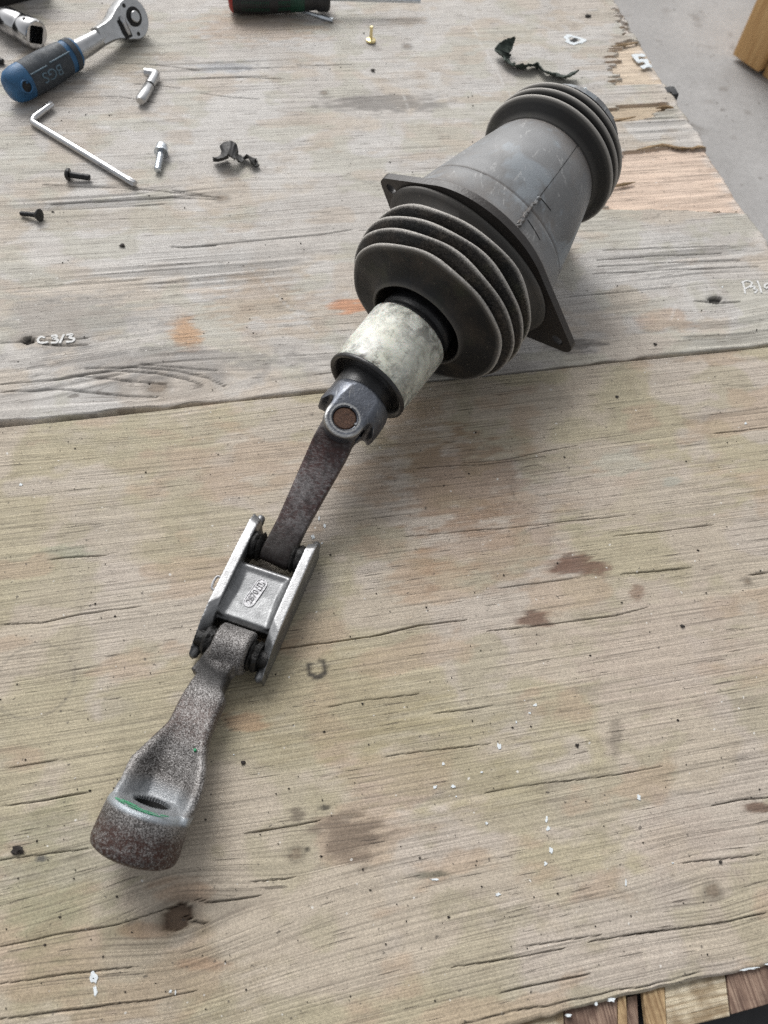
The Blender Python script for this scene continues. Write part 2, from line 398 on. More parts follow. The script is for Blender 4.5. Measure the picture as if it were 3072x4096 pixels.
# ------------------------------------------------------------------ numpy noise
_rng = np.random.default_rng(11); _tab = _rng.random((256, 256))
def vn(x, y, seed=0):
    x = x + seed * 37.17; y = y + seed * 91.73
    xi = np.floor(x).astype(int); yi = np.floor(y).astype(int); fx = x - xi; fy = y - yi
    fx = fx * fx * fx * (fx * (fx * 6 - 15) + 10); fy = fy * fy * fy * (fy * (fy * 6 - 15) + 10)
    a, b, c, d = (_tab[xi & 255, yi & 255], _tab[(xi + 1) & 255, yi & 255], _tab[xi & 255, (yi + 1) & 255], _tab[(xi + 1) & 255, (yi + 1) & 255])
    return (a * (1 - fx) + b * fx) * (1 - fy) + (c * (1 - fx) + d * fx) * fy
def fbm(x, y, seed=0, o=4):
    s = 0; w = 0; a = 1.
    for i in range(o): s = s + a * vn(x * 2 ** i, y * 2 ** i, seed + i * 5); w += a; a *= .5
    return s / w
def sst(x, a, b): t = np.clip((x - a) / (b - a), 0, 1); return t * t * (3 - 2 * t)

# ------------------------------------------------------------------ the bench: two plywood sheets
SEAM_Y, EDGE_X, NEAR_Y = .3448, .4425, -.0365
KNOTS = [(ut(382, 1980), .0085, .05, 1.0), (ut(1540, 1925), .0045, .03, .7), (ut(640, 1845), .004, .025, .5), (ut(1615, 1255), .003, .02, .5),
         (ut(1545, 648), .007, .05, .8), (ut(480, 427), .006, .06, .9), (ut(700, 200), .004, .04, .5), (ut(880, 100), .005, .05, .5), (ut(60, 735), .005, .06, .8), (ut(340, 835), .008, .10, 1.2)]
# cracks seen in the sheets: picture points (1659 px wide), width mm
CRACKS = [([(590, 1402), (680, 1392), (800, 1375), (900, 1352), (1010, 1338)], 1.3), ([(1055, 1362), (1180, 1349), (1330, 1330), (1400, 1310)], .7),
 ([(1070, 1270), (1160, 1260), (1255, 1248)], .7), ([(1340, 1240), (1420, 1234), (1500, 1225)], 1.0), ([(1330, 1158), (1430, 1148), (1540, 1132)], .9),
 ([(1540, 936), (1600, 930), (1659, 922)], 1.0), ([(1000, 1000), (1100, 990), (1250, 960)], .5), ([(900, 1010), (1050, 1002), (1180, 985)], .45),
 ([(870, 1158), (1040, 1145), (1200, 1128), (1370, 1110)], .5), ([(1620, 1240), (1640, 1238), (1659, 1235)], .9),
 ([(100, 1208), (160, 1203), (235, 1200)], .7), ([(0, 1348), (90, 1345), (180, 1326), (300, 1310)], .6), ([(0, 1660), (60, 1652), (130, 1640)], .6),
 ([(0, 1740), (100, 1728), (190, 1712)], .7), ([(0, 1860), (120, 1843), (200, 1832)], .5), ([(0, 2045), (120, 2020), (250, 2000), (330, 1972), (400, 1948)], .6),
 ([(0, 2125), (150, 2105), (290, 2090)], .6), ([(0, 2200), (180, 2180), (330, 2160), (420, 2140)], .7), ([(395, 1976), (420, 1990), (450, 1996)], 1.6),
 ([(420, 1940), (450, 1950), (500, 1945), (560, 1935)], .9), ([(530, 1800), (640, 1782), (690, 1772)], 1.3), ([(540, 1905), (610, 1898), (640, 1893)], .7),
 ([(1000, 2212), (1110, 2180), (1260, 2160), (1400, 2130), (1520, 2100)], .5), ([(980, 2090), (1100, 2070), (1220, 2050)], .8),
 ([(1080, 2145), (1180, 2125), (1270, 2105)], .9), ([(1270, 2035), (1370, 2018), (1430, 2010)], .9), ([(1350, 2020), (1500, 2000), (1600, 1985), (1659, 1972)], .8),
 ([(1540, 1740), (1600, 1730), (1659, 1722)], .8), ([(1050, 1710), (1200, 1690), (1360, 1668), (1430, 1655)], .5), ([(1470, 1865), (1550, 1855), (1640, 1845)], .5),
 ([(830, 1635), (940, 1620), (1060, 1605)], .5), ([(1130, 2045), (1300, 2020)], .4), ([(700, 1530), (800, 1512), (900, 1500)], .45), ([(940, 1540), (1060, 1525)], .5),
 ([(370, 532), (400, 534), (440, 530), (470, 528)], 2.2), ([(440, 530), (560, 518), (700, 505), (760, 495)], .7),
 ([(0, 740), (100, 735), (190, 730)], .5), ([(0, 830), (90, 822), (180, 812), (280, 822), (360, 830)], .9), ([(150, 812), (250, 800), (340, 805), (400, 818), (440, 832)], 1.4),
 ([(180, 795), (290, 792), (380, 800), (450, 815), (490, 835)], 1.2), ([(0, 845), (120, 840), (240, 850), (340, 858)], 1.0), ([(300, 785), (400, 795), (470, 800)], .8),
 ([(90, 742), (140, 746), (190, 744)], 1.3), ([(90, 398), (200, 402), (330, 410), (460, 425)], .7), ([(110, 440), (240, 432), (370, 425), (470, 430)], 1.0), ([(60, 455), (200, 448), (360, 440)], .8),
 ([(370, 410), (430, 418), (480, 428)], 1.0), ([(1500, 650), (1560, 655), (1600, 652)], 1.4), ([(160, 210), (260, 208), (340, 222)], .5), ([(290, 180), (340, 184), (390, 190)], .5),
 ([(250, 135), (330, 138), (430, 150)], .6), ([(510, 166), (560, 168), (615, 170)], .6), ([(430, 200), (500, 210), (560, 214)], .5), ([(640, 140), (700, 140), (760, 138)], .4),
 ([(1230, 640), (1340, 632), (1450, 620)], .4), ([(1290, 560), (1400, 552), (1560, 545)], .6), ([(1290, 575), (1420, 568), (1600, 560)], .7), ([(1280, 590), (1450, 582), (1640, 575)], .6), ([(1300, 540), (1450, 535), (1580, 530)], .5)]
# stains: centre u,v, radii in picture px, colour, strength
STAINS = [((830, 222), (135, 20), (118, 114, 110), .75), ((1000, 1040), (150, 110), (138, 110, 86), .55), ((1060, 1180), (170, 80), (146, 120, 98), .4), ((900, 950), (80, 70), (138, 116, 84), .35),
 ((1252, 1222), (58, 24), (104, 76, 62), .85), ((1160, 1338), (38, 22), (96, 68, 54), .8), ((1376, 1280), (18, 20), (112, 84, 64), .7), ((760, 1808), (85, 58), (98, 84, 72), .7), ((1638, 1742), (38, 14), (88, 62, 46), .8),
 ((1330, 1590), (16, 50), (104, 96, 86), .5), ((405, 722), (36, 38), (178, 140, 104), .8), ((760, 660), (44, 16), (188, 132, 96), .8), ((1440, 690), (60, 30), (176, 150, 128), .5), ((560, 650), (120, 60), (166, 146, 124), .5),
 ((1240, 745), (60, 16), (104, 100, 97), .8), ((350, 780), (330, 40), (138, 134, 130), .7), ((150, 690), (200, 60), (140, 138, 135), .55), ((820, 800), (150, 30), (146, 142, 138), .5), ((240, 470), (300, 30), (160, 148, 130), .4),
 ((560, 60), (150, 35), (170, 150, 130), .55), ((230, 130), (120, 40), (150, 138, 118), .35), ((480, 145), (70, 12), (152, 156, 162), .6), ((110, 1880), (160, 170), (136, 134, 108), .5), ((300, 2120), (260, 120), (142, 130, 106), .4),
 ((700, 1520), (220, 110), (150, 138, 110), .45), ((940, 1640), (200, 110), (152, 142, 112), .4), ((250, 1130), (220, 90), (158, 148, 128), .35), ((420, 1000), (180, 40), (166, 150, 132), .4),
 ((380, 1925), (70, 28), (156, 122, 94), .4), ((330, 2010), (55, 18), (152, 118, 90), .4), ((440, 2085), (60, 14), (152, 116, 90), .4), ((380, 1990), (50, 36), (140, 122, 96), .3),
 ((560, 1380), (60, 40), (166, 134, 108), .5), ((900, 1250), (60, 60), (158, 132, 108), .5), ((1480, 1820), (140, 80), (168, 154, 142), .4), ((1450, 1400), (220, 140), (176, 162, 150), .5), ((1400, 1060), (260, 90), (176, 164, 152), .55),
 ((1330, 1000), (60, 30), (168, 172, 158), .4), ((520, 1560), (50, 20), (158, 116, 88), .4), ((90, 1855), (14, 8), (72, 72, 72), .8), ((150, 1190), (60, 16), (130, 140, 120), .4), ((1260, 1490), (40, 14), (120, 110, 100), .4),
 ((1450, 1040), (20, 12), (150, 158, 150), .4), ((940, 1890), (50, 9), (92, 92, 78), .7), ((640, 1760), (18, 14), (88, 78, 68), .7), ((700, 1745), (12, 6), (40, 38, 36), .8), ((665, 1835), (8, 8), (36, 34, 32), .8), ((660, 1250), (70, 30), (156, 150, 132), .4)]
LINES = [((510, 545), (620, 660), 6, (190, 188, 184), .55), ((620, 660), (740, 770), 6, (186, 184, 180), .55), ((455, 500), (470, 560), 5, (184, 182, 178), .4), ((478, 570), (485, 640), 10, (176, 176, 174), .5),
 ((560, 690), (640, 815), 3, (184, 182, 178), .45), ((660, 860), (720, 1000), 2.2, (120, 112, 104), .5), ((1000, 20), (1110, 220), 5, (205, 203, 200), .5), ((870, 200), (885, 240), 3, (196, 194, 190), .5), ((1490, 560), (1450, 690), 6, (196, 192, 188), .4),
 ((1150, 1870), (1080, 2010), 2, (196, 186, 170), .4), ((930, 1620), (1010, 1700), 2, (186, 174, 156), .35), ((1390, 2050), (1420, 2140), 2.5, (190, 180, 164), .5), ((0, 1310), (60, 1360), 3, (176, 166, 150), .4), ((560, 1330), (640, 1460), 2, (180, 170, 150), .3)]
INNER = [  # patches where the top veneer has torn away (picture polygon), colour
 ([(1332, 96), (1368, 84), (1420, 100), (1470, 178), (1330, 182), (1322, 140)], (204, 186, 164)),
 ([(1338, 330), (1420, 318), (1500, 320), (1560, 318), (1620, 392), (1660, 462), (1420, 450), (1300, 452), (1296, 395)], (206, 184, 166)),
 ([(1300, 240), (1340, 228), (1440, 222), (1452, 232), (1400, 256), (1320, 262)], (186, 168, 144)),
 ([(1345, 15), (1368, 70), (1352, 76), (1330, 20)], (196, 186, 176))]

def in_poly(px, py, poly):
    r = np.zeros(px.shape, bool); n = len(poly)
    for i in range(n):
        x1, y1 = poly[i]; x2, y2 = poly[(i + 1) % n]
        c = ((y1 > py) != (y2 > py)) & (px < (x2 - x1) * (py - y1) / (y2 - y1 + 1e-12) + x1); r ^= c
    return r
L255 = lambda c: np.array(srgb(*c))
def sheet(name, y0, y1, dy, seed, label, pal):
    xs = np.concatenate([np.arange(-.75, -.24, .02), np.arange(-.24, .33, .0022), np.arange(.33, EDGE_X, .0012), [EDGE_X]])
    ys = np.arange(y0, y1, dy); ys = np.append(ys, y1)
    X, Y = np.meshgrid(xs, ys); nx, ny = len(xs), len(ys)
    # grain coordinate bends round the knots and wanders a little
    W = Y + .008 * (vn(X * 2.6, Y * 6, seed) - .5) + .0016 * (vn(X * 7, Y * 30, seed + 1) - .5)
    for (k, r, Lx, a) in KNOTS:
        dx, dyk = X - k[0], Y - k[1]
        W = W - a * 1.5 * r * dyk / np.sqrt(dyk ** 2 + (1.3 * r) ** 2) * np.exp(-np.abs(dx / Lx) ** 1.5) * np.exp(-(dyk / (5.5 * r)) ** 2)
    # low-frequency colour
    c = L255(pal[0]) + np.zeros(X.shape + (3,))
    def blend(mask, col): c[...] = c * (1 - mask[..., None]) + L255(col) * mask[..., None]
    blend(sst(fbm(X * 15, Y * 17, seed + 2, 6), .47, .57) * .8, pal[1]); blend(sst(fbm(X * 19, W * 24, seed + 3, 6), .5, .6) * .75, pal[2])
    blend(sst(fbm(X * 26, W * 36, seed + 4, 6), .54, .64) * .6, pal[3]); blend(sst(fbm(X * 24, W * 45, seed + 6, 6), .58, .68) * .55, pal[4])
    en = (fbm(X * 90, W * 300, seed + 8) - .5)
    def win(x0, x1, ya, yb): return (slice(max(0, np.searchsorted(ys, ya) - 1), np.searchsorted(ys, yb) + 1), slice(max(0, np.searchsorted(xs, x0) - 1), np.searchsorted(xs, x1) + 1))
    def bl(w_, mask, col): c[w_] = c[w_] * (1 - mask[..., None]) + L255(col) * mask[..., None]
    for (u, v), (rx, ry), col, s in STAINS:
        p = au(u, v); pr = to_t(p); ex = to_t(au(u + rx, v)) - pr; ey = to_t(au(u, v + ry)) - pr
        m_ = 1.9 * (np.abs(ex) + np.abs(ey)); w_ = win(pr[0] - m_[0], pr[0] + m_[0], pr[1] - m_[1], pr[1] + m_[1])
        if X[w_].size == 0: continue
        det = ex[0] * ey[1] - ex[1] * ey[0]; dx, dyk = X[w_] - pr[0], Y[w_] - pr[1]
        a = (dx * ey[1] - dyk * ey[0]) / det; b = (dyk * ex[0] - dx * ex[1]) / det
        d = np.sqrt(a * a + b * b) + en[w_] * 1.5
        bl(w_, s * (1 - sst(d, .55, 1.2)), col)
    for p, q, w, col, s in LINES:
        A, B = ut(*p), ut(*q); ww = np.linalg.norm(ut(p[0] + w, p[1]) - A) * .5; d = B - A
        w_ = win(min(A[0], B[0]) - .006, max(A[0], B[0]) + .006, min(A[1], B[1]) - .006, max(A[1], B[1]) + .006); Xw, Yw = X[w_], Y[w_]
        if Xw.size == 0: continue
        t = np.clip(((Xw - A[0]) * d[0] + (Yw - A[1]) * d[1]) / (d @ d), 0, 1)
        ds = np.hypot(Xw - A[0] - t * d[0], Yw - A[1] - t * d[1])
        bl(w_, s * (1 - sst(ds, ww * .3, ww * 1.3)) * sst(fbm(Xw * 120, Yw * 120, seed + 9), .3, .5), col)
    # ring stain
    k = ut(685, 1443); ex = np.linalg.norm(ut(707, 1443) - k); dr = np.hypot(X - k[0], Y - k[1]); an = np.arctan2(Y - k[1], X - k[0])
    blend((1 - sst(np.abs(dr - ex * (.8 + .15 * vn(an * 2, dr * 0, 5))) / (ex * .26), .6, 1.3)) * sst(vn(an * 2.7 + 3, dr * 90, 3), .05, .25) * (np.abs(an - 1.75) > .42) * .9, (44, 40, 36))
    k = ut(75, 1470); ex = np.linalg.norm(ut(160, 1470) - k); dr = np.hypot(X - k[0], Y - k[1]); blend((1 - sst(np.abs(dr - ex) / .0012, .3, 1.)) * .35, (110, 104, 96))
    k = ut(1165, 1055); ex = np.linalg.norm(ut(1225, 1055) - k); dr = np.hypot(X - k[0], Y - k[1]); blend((1 - sst(np.abs(dr - ex) / .0008, .3, 1.)) * .4 * (X < k[0] + .4 * ex), (104, 92, 80))
    # heights: grain lines
    g1 = fbm(X * 22, W * 800, seed + 10, 2); g2 = fbm(X * 7, W * 260, seed + 12, 2); rg = np.abs(vn(X * 5, W * 190, seed + 14) - .5)
    brk = vn(X * 26, W * 420, seed + 15)
    crk = (1 - sst(rg, .004, .022)) * sst(brk, .54, .7) * .8
    rg2 = np.abs(vn(X * 3.5 + 7, W * 95, seed + 20) - .5); crk2 = (1 - sst(rg2, .002, .012)) * sst(vn(X * 11, W * 160, seed + 21), .6, .72)
    crk = np.maximum(crk, crk2)
    Z = -.00022 * (1 - g1) - .00028 * (1 - g2) - .0003 * crk
    tone = .89 + .16 * g1 + .03 * g2
    tone *= (1 - .22 * crk)
    dirt = np.zeros_like(X)
    # strongly ribbed zones of the far sheet
    for (u, v), (rx, ry) in (((1480, 565), (170, 45)), ((230, 820), (260, 55)), ((250, 430), (260, 40)), ((480, 160), (190, 40)), ((420, 590), (320, 40)), ((1400, 250), (90, 60)), ((1560, 720), (130, 40)), ((470, 1950), (110, 30))):
        pr = ut(u, v); ex = np.linalg.norm(ut(u + rx, v) - pr); ey = np.linalg.norm(ut(u, v + ry) - pr)
        mk = np.exp(-(((X - pr[0]) / ex) ** 2 + ((Y - pr[1]) / ey) ** 2) ** 1.5)
        rb = vn(X * 8, W * 360, seed + 30); dl = mk * sst(rb, .56, .70)
        Z -= .0008 * dl; tone *= 1 - .32 * dl; tone *= 1 + .06 * mk
    for pts, w in CRACKS:
        T = np.array([ut(*p) for p in pts])
        if T[:, 1].max() < y0 or T[:, 1].min() > y1: continue
        xa, xb = T[0, 0], T[-1, 0]; L = xb - xa; w_ = win(xa, xb, T[:, 1].min() - .004, T[:, 1].max() + .004); Xw, Yw = X[w_], Y[w_]
        if Xw.size == 0: continue
        yc = np.interp(Xw, T[:, 0], T[:, 1]) + .0009 * (vn(Xw * 30, Xw * 0 + w * 7, seed + 40) - .5) + .0004 * (vn(Xw * 80, Xw * 0 + w * 3, seed + 42) - .5)
        e = np.clip(np.minimum(Xw - xa, xb - Xw) / (.28 * L), 0, 1) * (Xw > xa) * (Xw < xb)
        ww = w * .001 * .22 * np.sqrt(e) * (.45 + 1.1 * vn(Xw * 60, Xw * 0 + w, seed + 41)) + 1e-9
        q = np.clip(1.35 - np.abs(Yw - yc) / (ww + dy * (.3 if dy < .0006 else .6)), 0, 1) * (e > 0)
        fk_ = 1 if dy < .0006 else .62; Z[w_] -= q * fk_ * (.0011 + .0008 * min(w, 1.5)); tone[w_] *= 1 - .7 * q * (.85 if fk_ < 1 else 1)
    # knots
    for (k, r, Lx, a) in KNOTS:
        if not (y0 < k[1] < y1): continue
        d = np.hypot((X - k[0]) / 1.15, Y - k[1]) / r
        hole = 1 - sst(d + .25 * (vn(X * 300, Y * 300, 9) - .5), .62, .70)
        rim = np.exp(-((d - .85) / .3) ** 2)
        if a in (1.0, .8):
            Z -= hole * .0035; tone *= 1 - .25 * rim; blend(hole * .85, (96, 76, 60) if a == 1.0 else (24, 22, 20))
        else:
            blend(hole * .6, (104, 88, 72)); tone *= 1 - .3 * rim
    # torn veneer near the right edge
    jx = .010 * (fbm(X * 12, Y * 420, seed + 50, 3) - .5); jy = .005 * (fbm(X * 60, Y * 60, seed + 51) - .5)
    for poly, col in INNER:
        mk = in_poly(X + jx * 3, Y + jy * .5, [ut(*p) for p in poly]).astype(float)
        st = fbm(X * 30, Y * 420, seed + 52, 2); blend(mk * .9, col)
        tone = np.where(mk > 0, .78 + .42 * st, tone); Z = np.where(mk > 0, -.0022 - .0007 * st, Z)
        my = np.abs(np.diff(mk, axis=0, prepend=mk[:1])); my = np.maximum(my, np.roll(my, -1, 0)); my = np.maximum(my, np.roll(my, 1, 0) * .8)
        kk = np.ones(13) / 13; my = my * (np.apply_along_axis(lambda r: np.convolve(r, kk, 'same'), 1, my) > .55); blend(my * .6, (140, 110, 80))
    # worn right-hand border: whitish fibres
    bz = sst(X, EDGE_X - .016, EDGE_X - .004) * sst(fbm(X * 60, Y * 130, seed + 60), .42, .56); blend(bz * .55, (206, 198, 190))
    Z -= .0015 * sst(X, EDGE_X - .003, EDGE_X)
    Z -= .0012 * (1 - sst(np.minimum(Y - y0, y1 - Y), 0, .0013))
    c *= tone[..., None]
    # ragged outline
    rag = .006 * (fbm(Y * 55, Y * 0, seed + 62) - .35) + .0008 * (vn(Y * 330, Y * 0, seed + 63) - .5)
    Xo = X - sst(X, EDGE_X - .02, EDGE_X) * rag
    ed = NEAR_Y if y0 < 0 else None
    Yo = Y.copy()
    if ed is not None: Yo += (1 - sst(Y, y0, y0 + .012)) * (.0045 * (fbm(X * 24, X * 0, 71) - .5) + .0012 * (vn(X * 160, X * 0, 72) - .5))
    if y0 < 0: Yo -= sst(Y, y1 - .004, y1) * (.0016 * (fbm(X * 20, X * 0, 73) - .4) + .0012 * sst(-X, .0, .17))
    else: Yo += (1 - sst(Y, y0, y0 + .005)) * (.0022 * (vn(X * 60, X * 0, 74) - .3) + .0022 * sst(-X, -.02, .17))
    P = np.stack([Xo * TC - Yo * TS, Xo * TS + Yo * TC, Z], -1).reshape(-1, 3)
    # drop a skirt round the border for thickness
    idx = np.arange(nx * ny).reshape(ny, nx)
    fq = np.stack([idx[:-1, :-1], idx[:-1, 1:], idx[1:, 1:], idx[1:, :-1]], -1).reshape(-1, 4)
    loop = np.concatenate([idx[0, :], idx[1:, -1], idx[-1, -2::-1], idx[-2:0:-1, 0]])
    B = P[loop].copy(); B[:, 2] = -.018; nb = len(loop); k0 = len(P); i = np.arange(nb); j = (i + 1) % nb
    sk = np.stack([loop[j], loop[i], k0 + i, k0 + j], -1); allP = np.concatenate([P, B]); allF = np.concatenate([fq, sk])
    me = bpy.data.meshes.new(name); me.vertices.add(len(allP)); me.vertices.foreach_set('co', allP.astype(np.float32).ravel())
    me.loops.add(allF.size); me.loops.foreach_set('vertex_index', allF.astype(np.int32).ravel())
    me.polygons.add(len(allF)); me.polygons.foreach_set('loop_start', np.arange(0, allF.size, 4, dtype=np.int32))
    me.update(calc_edges=True)
    ca = me.attributes.new('Col', 'FLOAT_COLOR', 'POINT'); cc = np.concatenate([c.reshape(-1, 3), c.reshape(-1, 3)[loop] * .6]); ca.data.foreach_set('color', np.concatenate([np.clip(cc, .004, .9), np.ones((len(cc), 1))], 1).astype(np.float32).ravel())
    ga = me.attributes.new('gw', 'FLOAT_VECTOR', 'POINT'); gg = np.stack([X, W, np.full_like(X, seed)], -1).reshape(-1, 3); gg = np.concatenate([gg, gg[loop]]); ga.data.foreach_set('vector', gg.astype(np.float32).ravel())
    me.polygons.foreach_set('use_smooth', np.ones(len(allF), bool)); me.materials.append(MT['wood']); me.update(); me.validate()
    o = bpy.data.objects.new(name, me); link(o); ROOT[o.name] = np.zeros(3); o['label'] = label; o['category'] = 'plywood'; o['group'] = 'plywood sheets of the bench top'
    return o
near = sheet('plywood_sheet', NEAR_Y, SEAM_Y - .0006, .00046, 3, 'beige weathered plywood sheet under the steel links, in front of the seam',
             [(175, 164, 148), (166, 157, 132), (177, 167, 156), (160, 152, 129), (168, 148, 127)])
far = sheet('plywood_sheet', SEAM_Y + .0006, 1.08, .00085, 23, 'greyer plywood sheet behind the seam, carrying the tools and screws',
            [(180, 175, 169), (180, 170, 157), (188, 185, 181), (172, 169, 156), (176, 164, 150)])

v_ = [from_t(x, y, z) for z in (-.075, -.0195) for x, y in ((-.75, -.16), (.60, -.16), (.60, -.02), (-.75, -.02))]  # added black block, stands in for the shaded gap under the bench
rl = obj('dark_gap_filler', (np.array(v_), [(3, 2, 1, 0), (4, 5, 6, 7), (0, 1, 5, 4), (1, 2, 6, 5), (2, 3, 7, 6), (3, 0, 4, 7)]), 'black_plastic', None, smooth=False); rl['label'] = 'added black filler for the dark gap under the near edge of the plywood'; rl['category'] = 'added filler'
# ragged lower plies showing along the near edge of the front sheet
def strip(name, quad, z0, z1, mat):
    q = [from_t(*ut(*p)) for p in quad]; c = np.mean(q, 0)
    v = [(*p[:2], z) for z in (z0, z1) for p in q]; f = [(3, 2, 1, 0), (4, 5, 6, 7), (0, 1, 5, 4), (1, 2, 6, 5), (2, 3, 7, 6), (3, 0, 4, 7)]
    return obj('ply_strip', (np.array(v), f), mat, near, smooth=False, bevel=.0004)
for quad, z0, z1, mat in (
    ([(1050, 2290), (1225, 2265), (1222, 2170), (1050, 2206)], -.0080, -.0042, 'ply_pale'),
    ([(1226, 2262), (1340, 2240), (1338, 2142), (1224, 2168)], -.0078, -.0036, 'ply_brown'),
    ([(1341, 2240), (1362, 2236), (1356, 2138), (1339, 2141)], -.0072, -.0030, 'ply_core'),
    ([(1364, 2250), (1392, 2250), (1386, 2150), (1364, 2155)], -.0100, -.0062, 'ply_brown'),
    ([(1404, 2232), (1446, 2224), (1440, 2120), (1392, 2130)], -.0072, -.0030, 'ply_core'),
    ([(1448, 2228), (1585, 2196), (1572, 2090), (1442, 2118)], -.0078, -.0038, 'ply_pale'),
    ([(1587, 2192), (1700, 2160), (1700, 2062), (1574, 2088)], -.0070, -.0030, 'ply_brown'),
    ([(700, 2380), (1048, 2300), (1048, 2205), (700, 2280)], -.0080, -.0042, 'ply_pale')):
    strip('ply_strip', quad, z0, z1, mat)
# torn splinters of veneer along the right-hand border
for k, pts in enumerate(([(1296, 262), (1335, 258), (1375, 250)], [(1325, 98), (1350, 95), (1378, 90)], [(1376, 322), (1430, 312), (1468, 318), (1500, 318)], [(1300, 405), (1340, 398), (1372, 392)], [(1418, 232), (1440, 229), (1456, 231)], [(1492, 320), (1510, 316), (1526, 317)])):
    p = smooth_path([au(x, y, .0006) for x, y in pts], 4); n = len(p); rr = .0022 * np.sin(np.linspace(.35, math.pi - .3, n)) * (1 + .3 * np.array([random.uniform(-1, 1) for _ in range(n)]))
    v, f = tube(p, rr, 6); v[:, 2] = -.0008 + (v[:, 2] - .0006) * .55 + .0006
    obj('splinter', (v, f), 'splinter', far)

# white paint flecks lying on the boards
def flake(u, v, rx, ry, parent, mat='paint_white', name='paint_fleck', z=.00015, hole=False):
    c = au(u, v); ex = au(u + rx, v) - c; ey = au(u, v + ry) - c; n = 12; pts = []
    for i in range(n):
        a = i / n * 2 * math.pi; r = random.uniform(.4, 1.2); pts.append(c + ex * math.cos(a) * r + ey * math.sin(a) * r)
    t = np.array(pts); b = t.copy(); t[:, 2] = z; b[:, 2] = -.0008
    f = [tuple(range(n)), tuple(range(n, 2 * n))[::-1]] + [(i, (i + 1) % n, n + (i + 1) % n, n + i) for i in range(n)]
    return obj(name, (np.concatenate([t, b]), f), mat, parent, smooth=False)
for u, v, rx, ry in ((202, 2112, 10, 13), (206, 2137, 6, 13), (368, 2142, 4, 4), (379, 2143, 2, 6), (940, 1700, 5, 4), (978, 1698, 6, 6), (1157, 1523, 6, 5), (1077, 1612, 5, 9), (1041, 1668, 3, 3), (958, 1650, 3, 4), (1181, 1772, 3, 8), (1185, 1790, 5, 6), (1190, 1837, 4, 8), (1179, 1866, 4, 5),
                     (1381, 1722, 5, 7), (1352, 1908, 2, 9), (938, 1900, 12, 3), (701, 1136, 4, 5), (689, 1120, 2, 5), (695, 1173, 3, 2), (676, 1160, 4, 6), (1453, 1864, 3, 2), (1145, 1540, 3, 3), (1052, 1778, 5, 3), (1076, 1932, 7, 4), (985, 1720, 2, 3), (1115, 1560, 2, 4), (45, 1047, 4, 3), (1560, 620, 2, 2), (1610, 915, 3, 3), (505, 1630, 2, 2)):
    flake(u, v, rx, ry, near if to_t(au(u, v))[1] < SEAM_Y else far)
for u, v, rx, ry in ((1230, 2195, 7, 5), (1322, 2160, 10, 5), (1290, 2168, 4, 5)): flake(u, v, rx, ry, near, z=-.0033)
o = flake(1610, 2092, 40, 5, near, z=-.0028); flake(1650, 2080, 22, 6, near, z=-.0027)
# white painted ring round a nail hole
c = au(1240, 86); rx = np.linalg.norm(au(1262, 86) - c); mm = M(); n = 20; ring_v = []
for k, (rr, z) in enumerate(((1.0, -.0006), (1.0, .0002), (.55, .0002), (.5, -.0006))):
    for i in range(n):
        a = i / n * 2 * math.pi; w = 1 + .18 * math.sin(3 * a + 1) + .1 * math.sin(7 * a); ring_v.append((c[0] + rx * rr * w * math.cos(a), c[1] + rx * rr * w * .8 * math.sin(a), z))
mm.add(ring_v, [(k * n + i, k * n + (i + 1) % n, (k + 1) * n + (i + 1) % n, (k + 1) * n + i) for k in range(3) for i in range(n)])
obj('paint_ring', mm, 'paint_white', far)
flake(1240, 86, 11, 5, far, 'dark_hole', 'nail_hole', z=.00005)
# handwriting on the boards, brushed in white
STROKES = [0]
def stroke(parent, pts, w, name='letter_stroke', mat='chalk_white', n=5):
    STROKES[0] += 1; z_ = .0002 + .00009 * (STROKES[0] % 5)
    P = smooth_path([au(x, y, z_) for x, y in pts], n); T = np.gradient(P, axis=0); k = len(P); v = []
    for i in range(k):
        t = nrm(T[i]); s = np.array([-t[1], t[0], 0]) * w * (.8 + .4 * random.random()); v += [P[i] + s, P[i] - s, P[i] - s - [0, 0, .0007], P[i] + s - [0, 0, .0007]]
    f = []
    for i in range(k - 1):
        a = 4 * i; b = a + 4; f += [(a, a + 1, b + 1, b), (a + 1, a + 2, b + 2, b + 1), (a + 3, a, b, b + 3), (a + 2, a + 3, b + 3, b + 2)]
    f += [(0, 3, 2, 1), (4 * k - 4, 4 * k - 3, 4 * k - 2, 4 * k - 1)]
    return obj(name, (np.array(v), f), mat, parent, smooth=False)
for pts in ([(97, 729), (88, 727), (82, 733), (84, 739), (94, 740), (104, 738)], [(110, 726), (120, 724), (122, 728), (114, 731), (124, 733), (122, 739), (110, 740)], [(138, 722), (133, 732), (129, 741)], [(143, 723), (156, 722), (150, 729), (160, 731), (156, 737), (142, 738)]):
    stroke(far, pts, .0008)
for pts in ([(1604, 607), (1608, 622), (1610, 634)], [(1602, 611), (1612, 606), (1624, 610), (1620, 618), (1608, 624)], [(1620, 620), (1630, 618), (1629, 624), (1636, 626), (1630, 633)], [(1636, 606), (1641, 618), (1645, 632)], [(1659, 612), (1652, 616), (1655, 622), (1664, 618), (1662, 630)]):
    stroke(far, pts, .0007)
for pts in ([(1366, 121), (1380, 119), (1394, 119)], [(1376, 133), (1388, 130), (1400, 130)], [(1386, 146), (1396, 142), (1408, 143)], [(1371, 121), (1380, 133)], [(1394, 131), (1404, 144)]):
    stroke(far, pts, .0024, mat='paint_white')

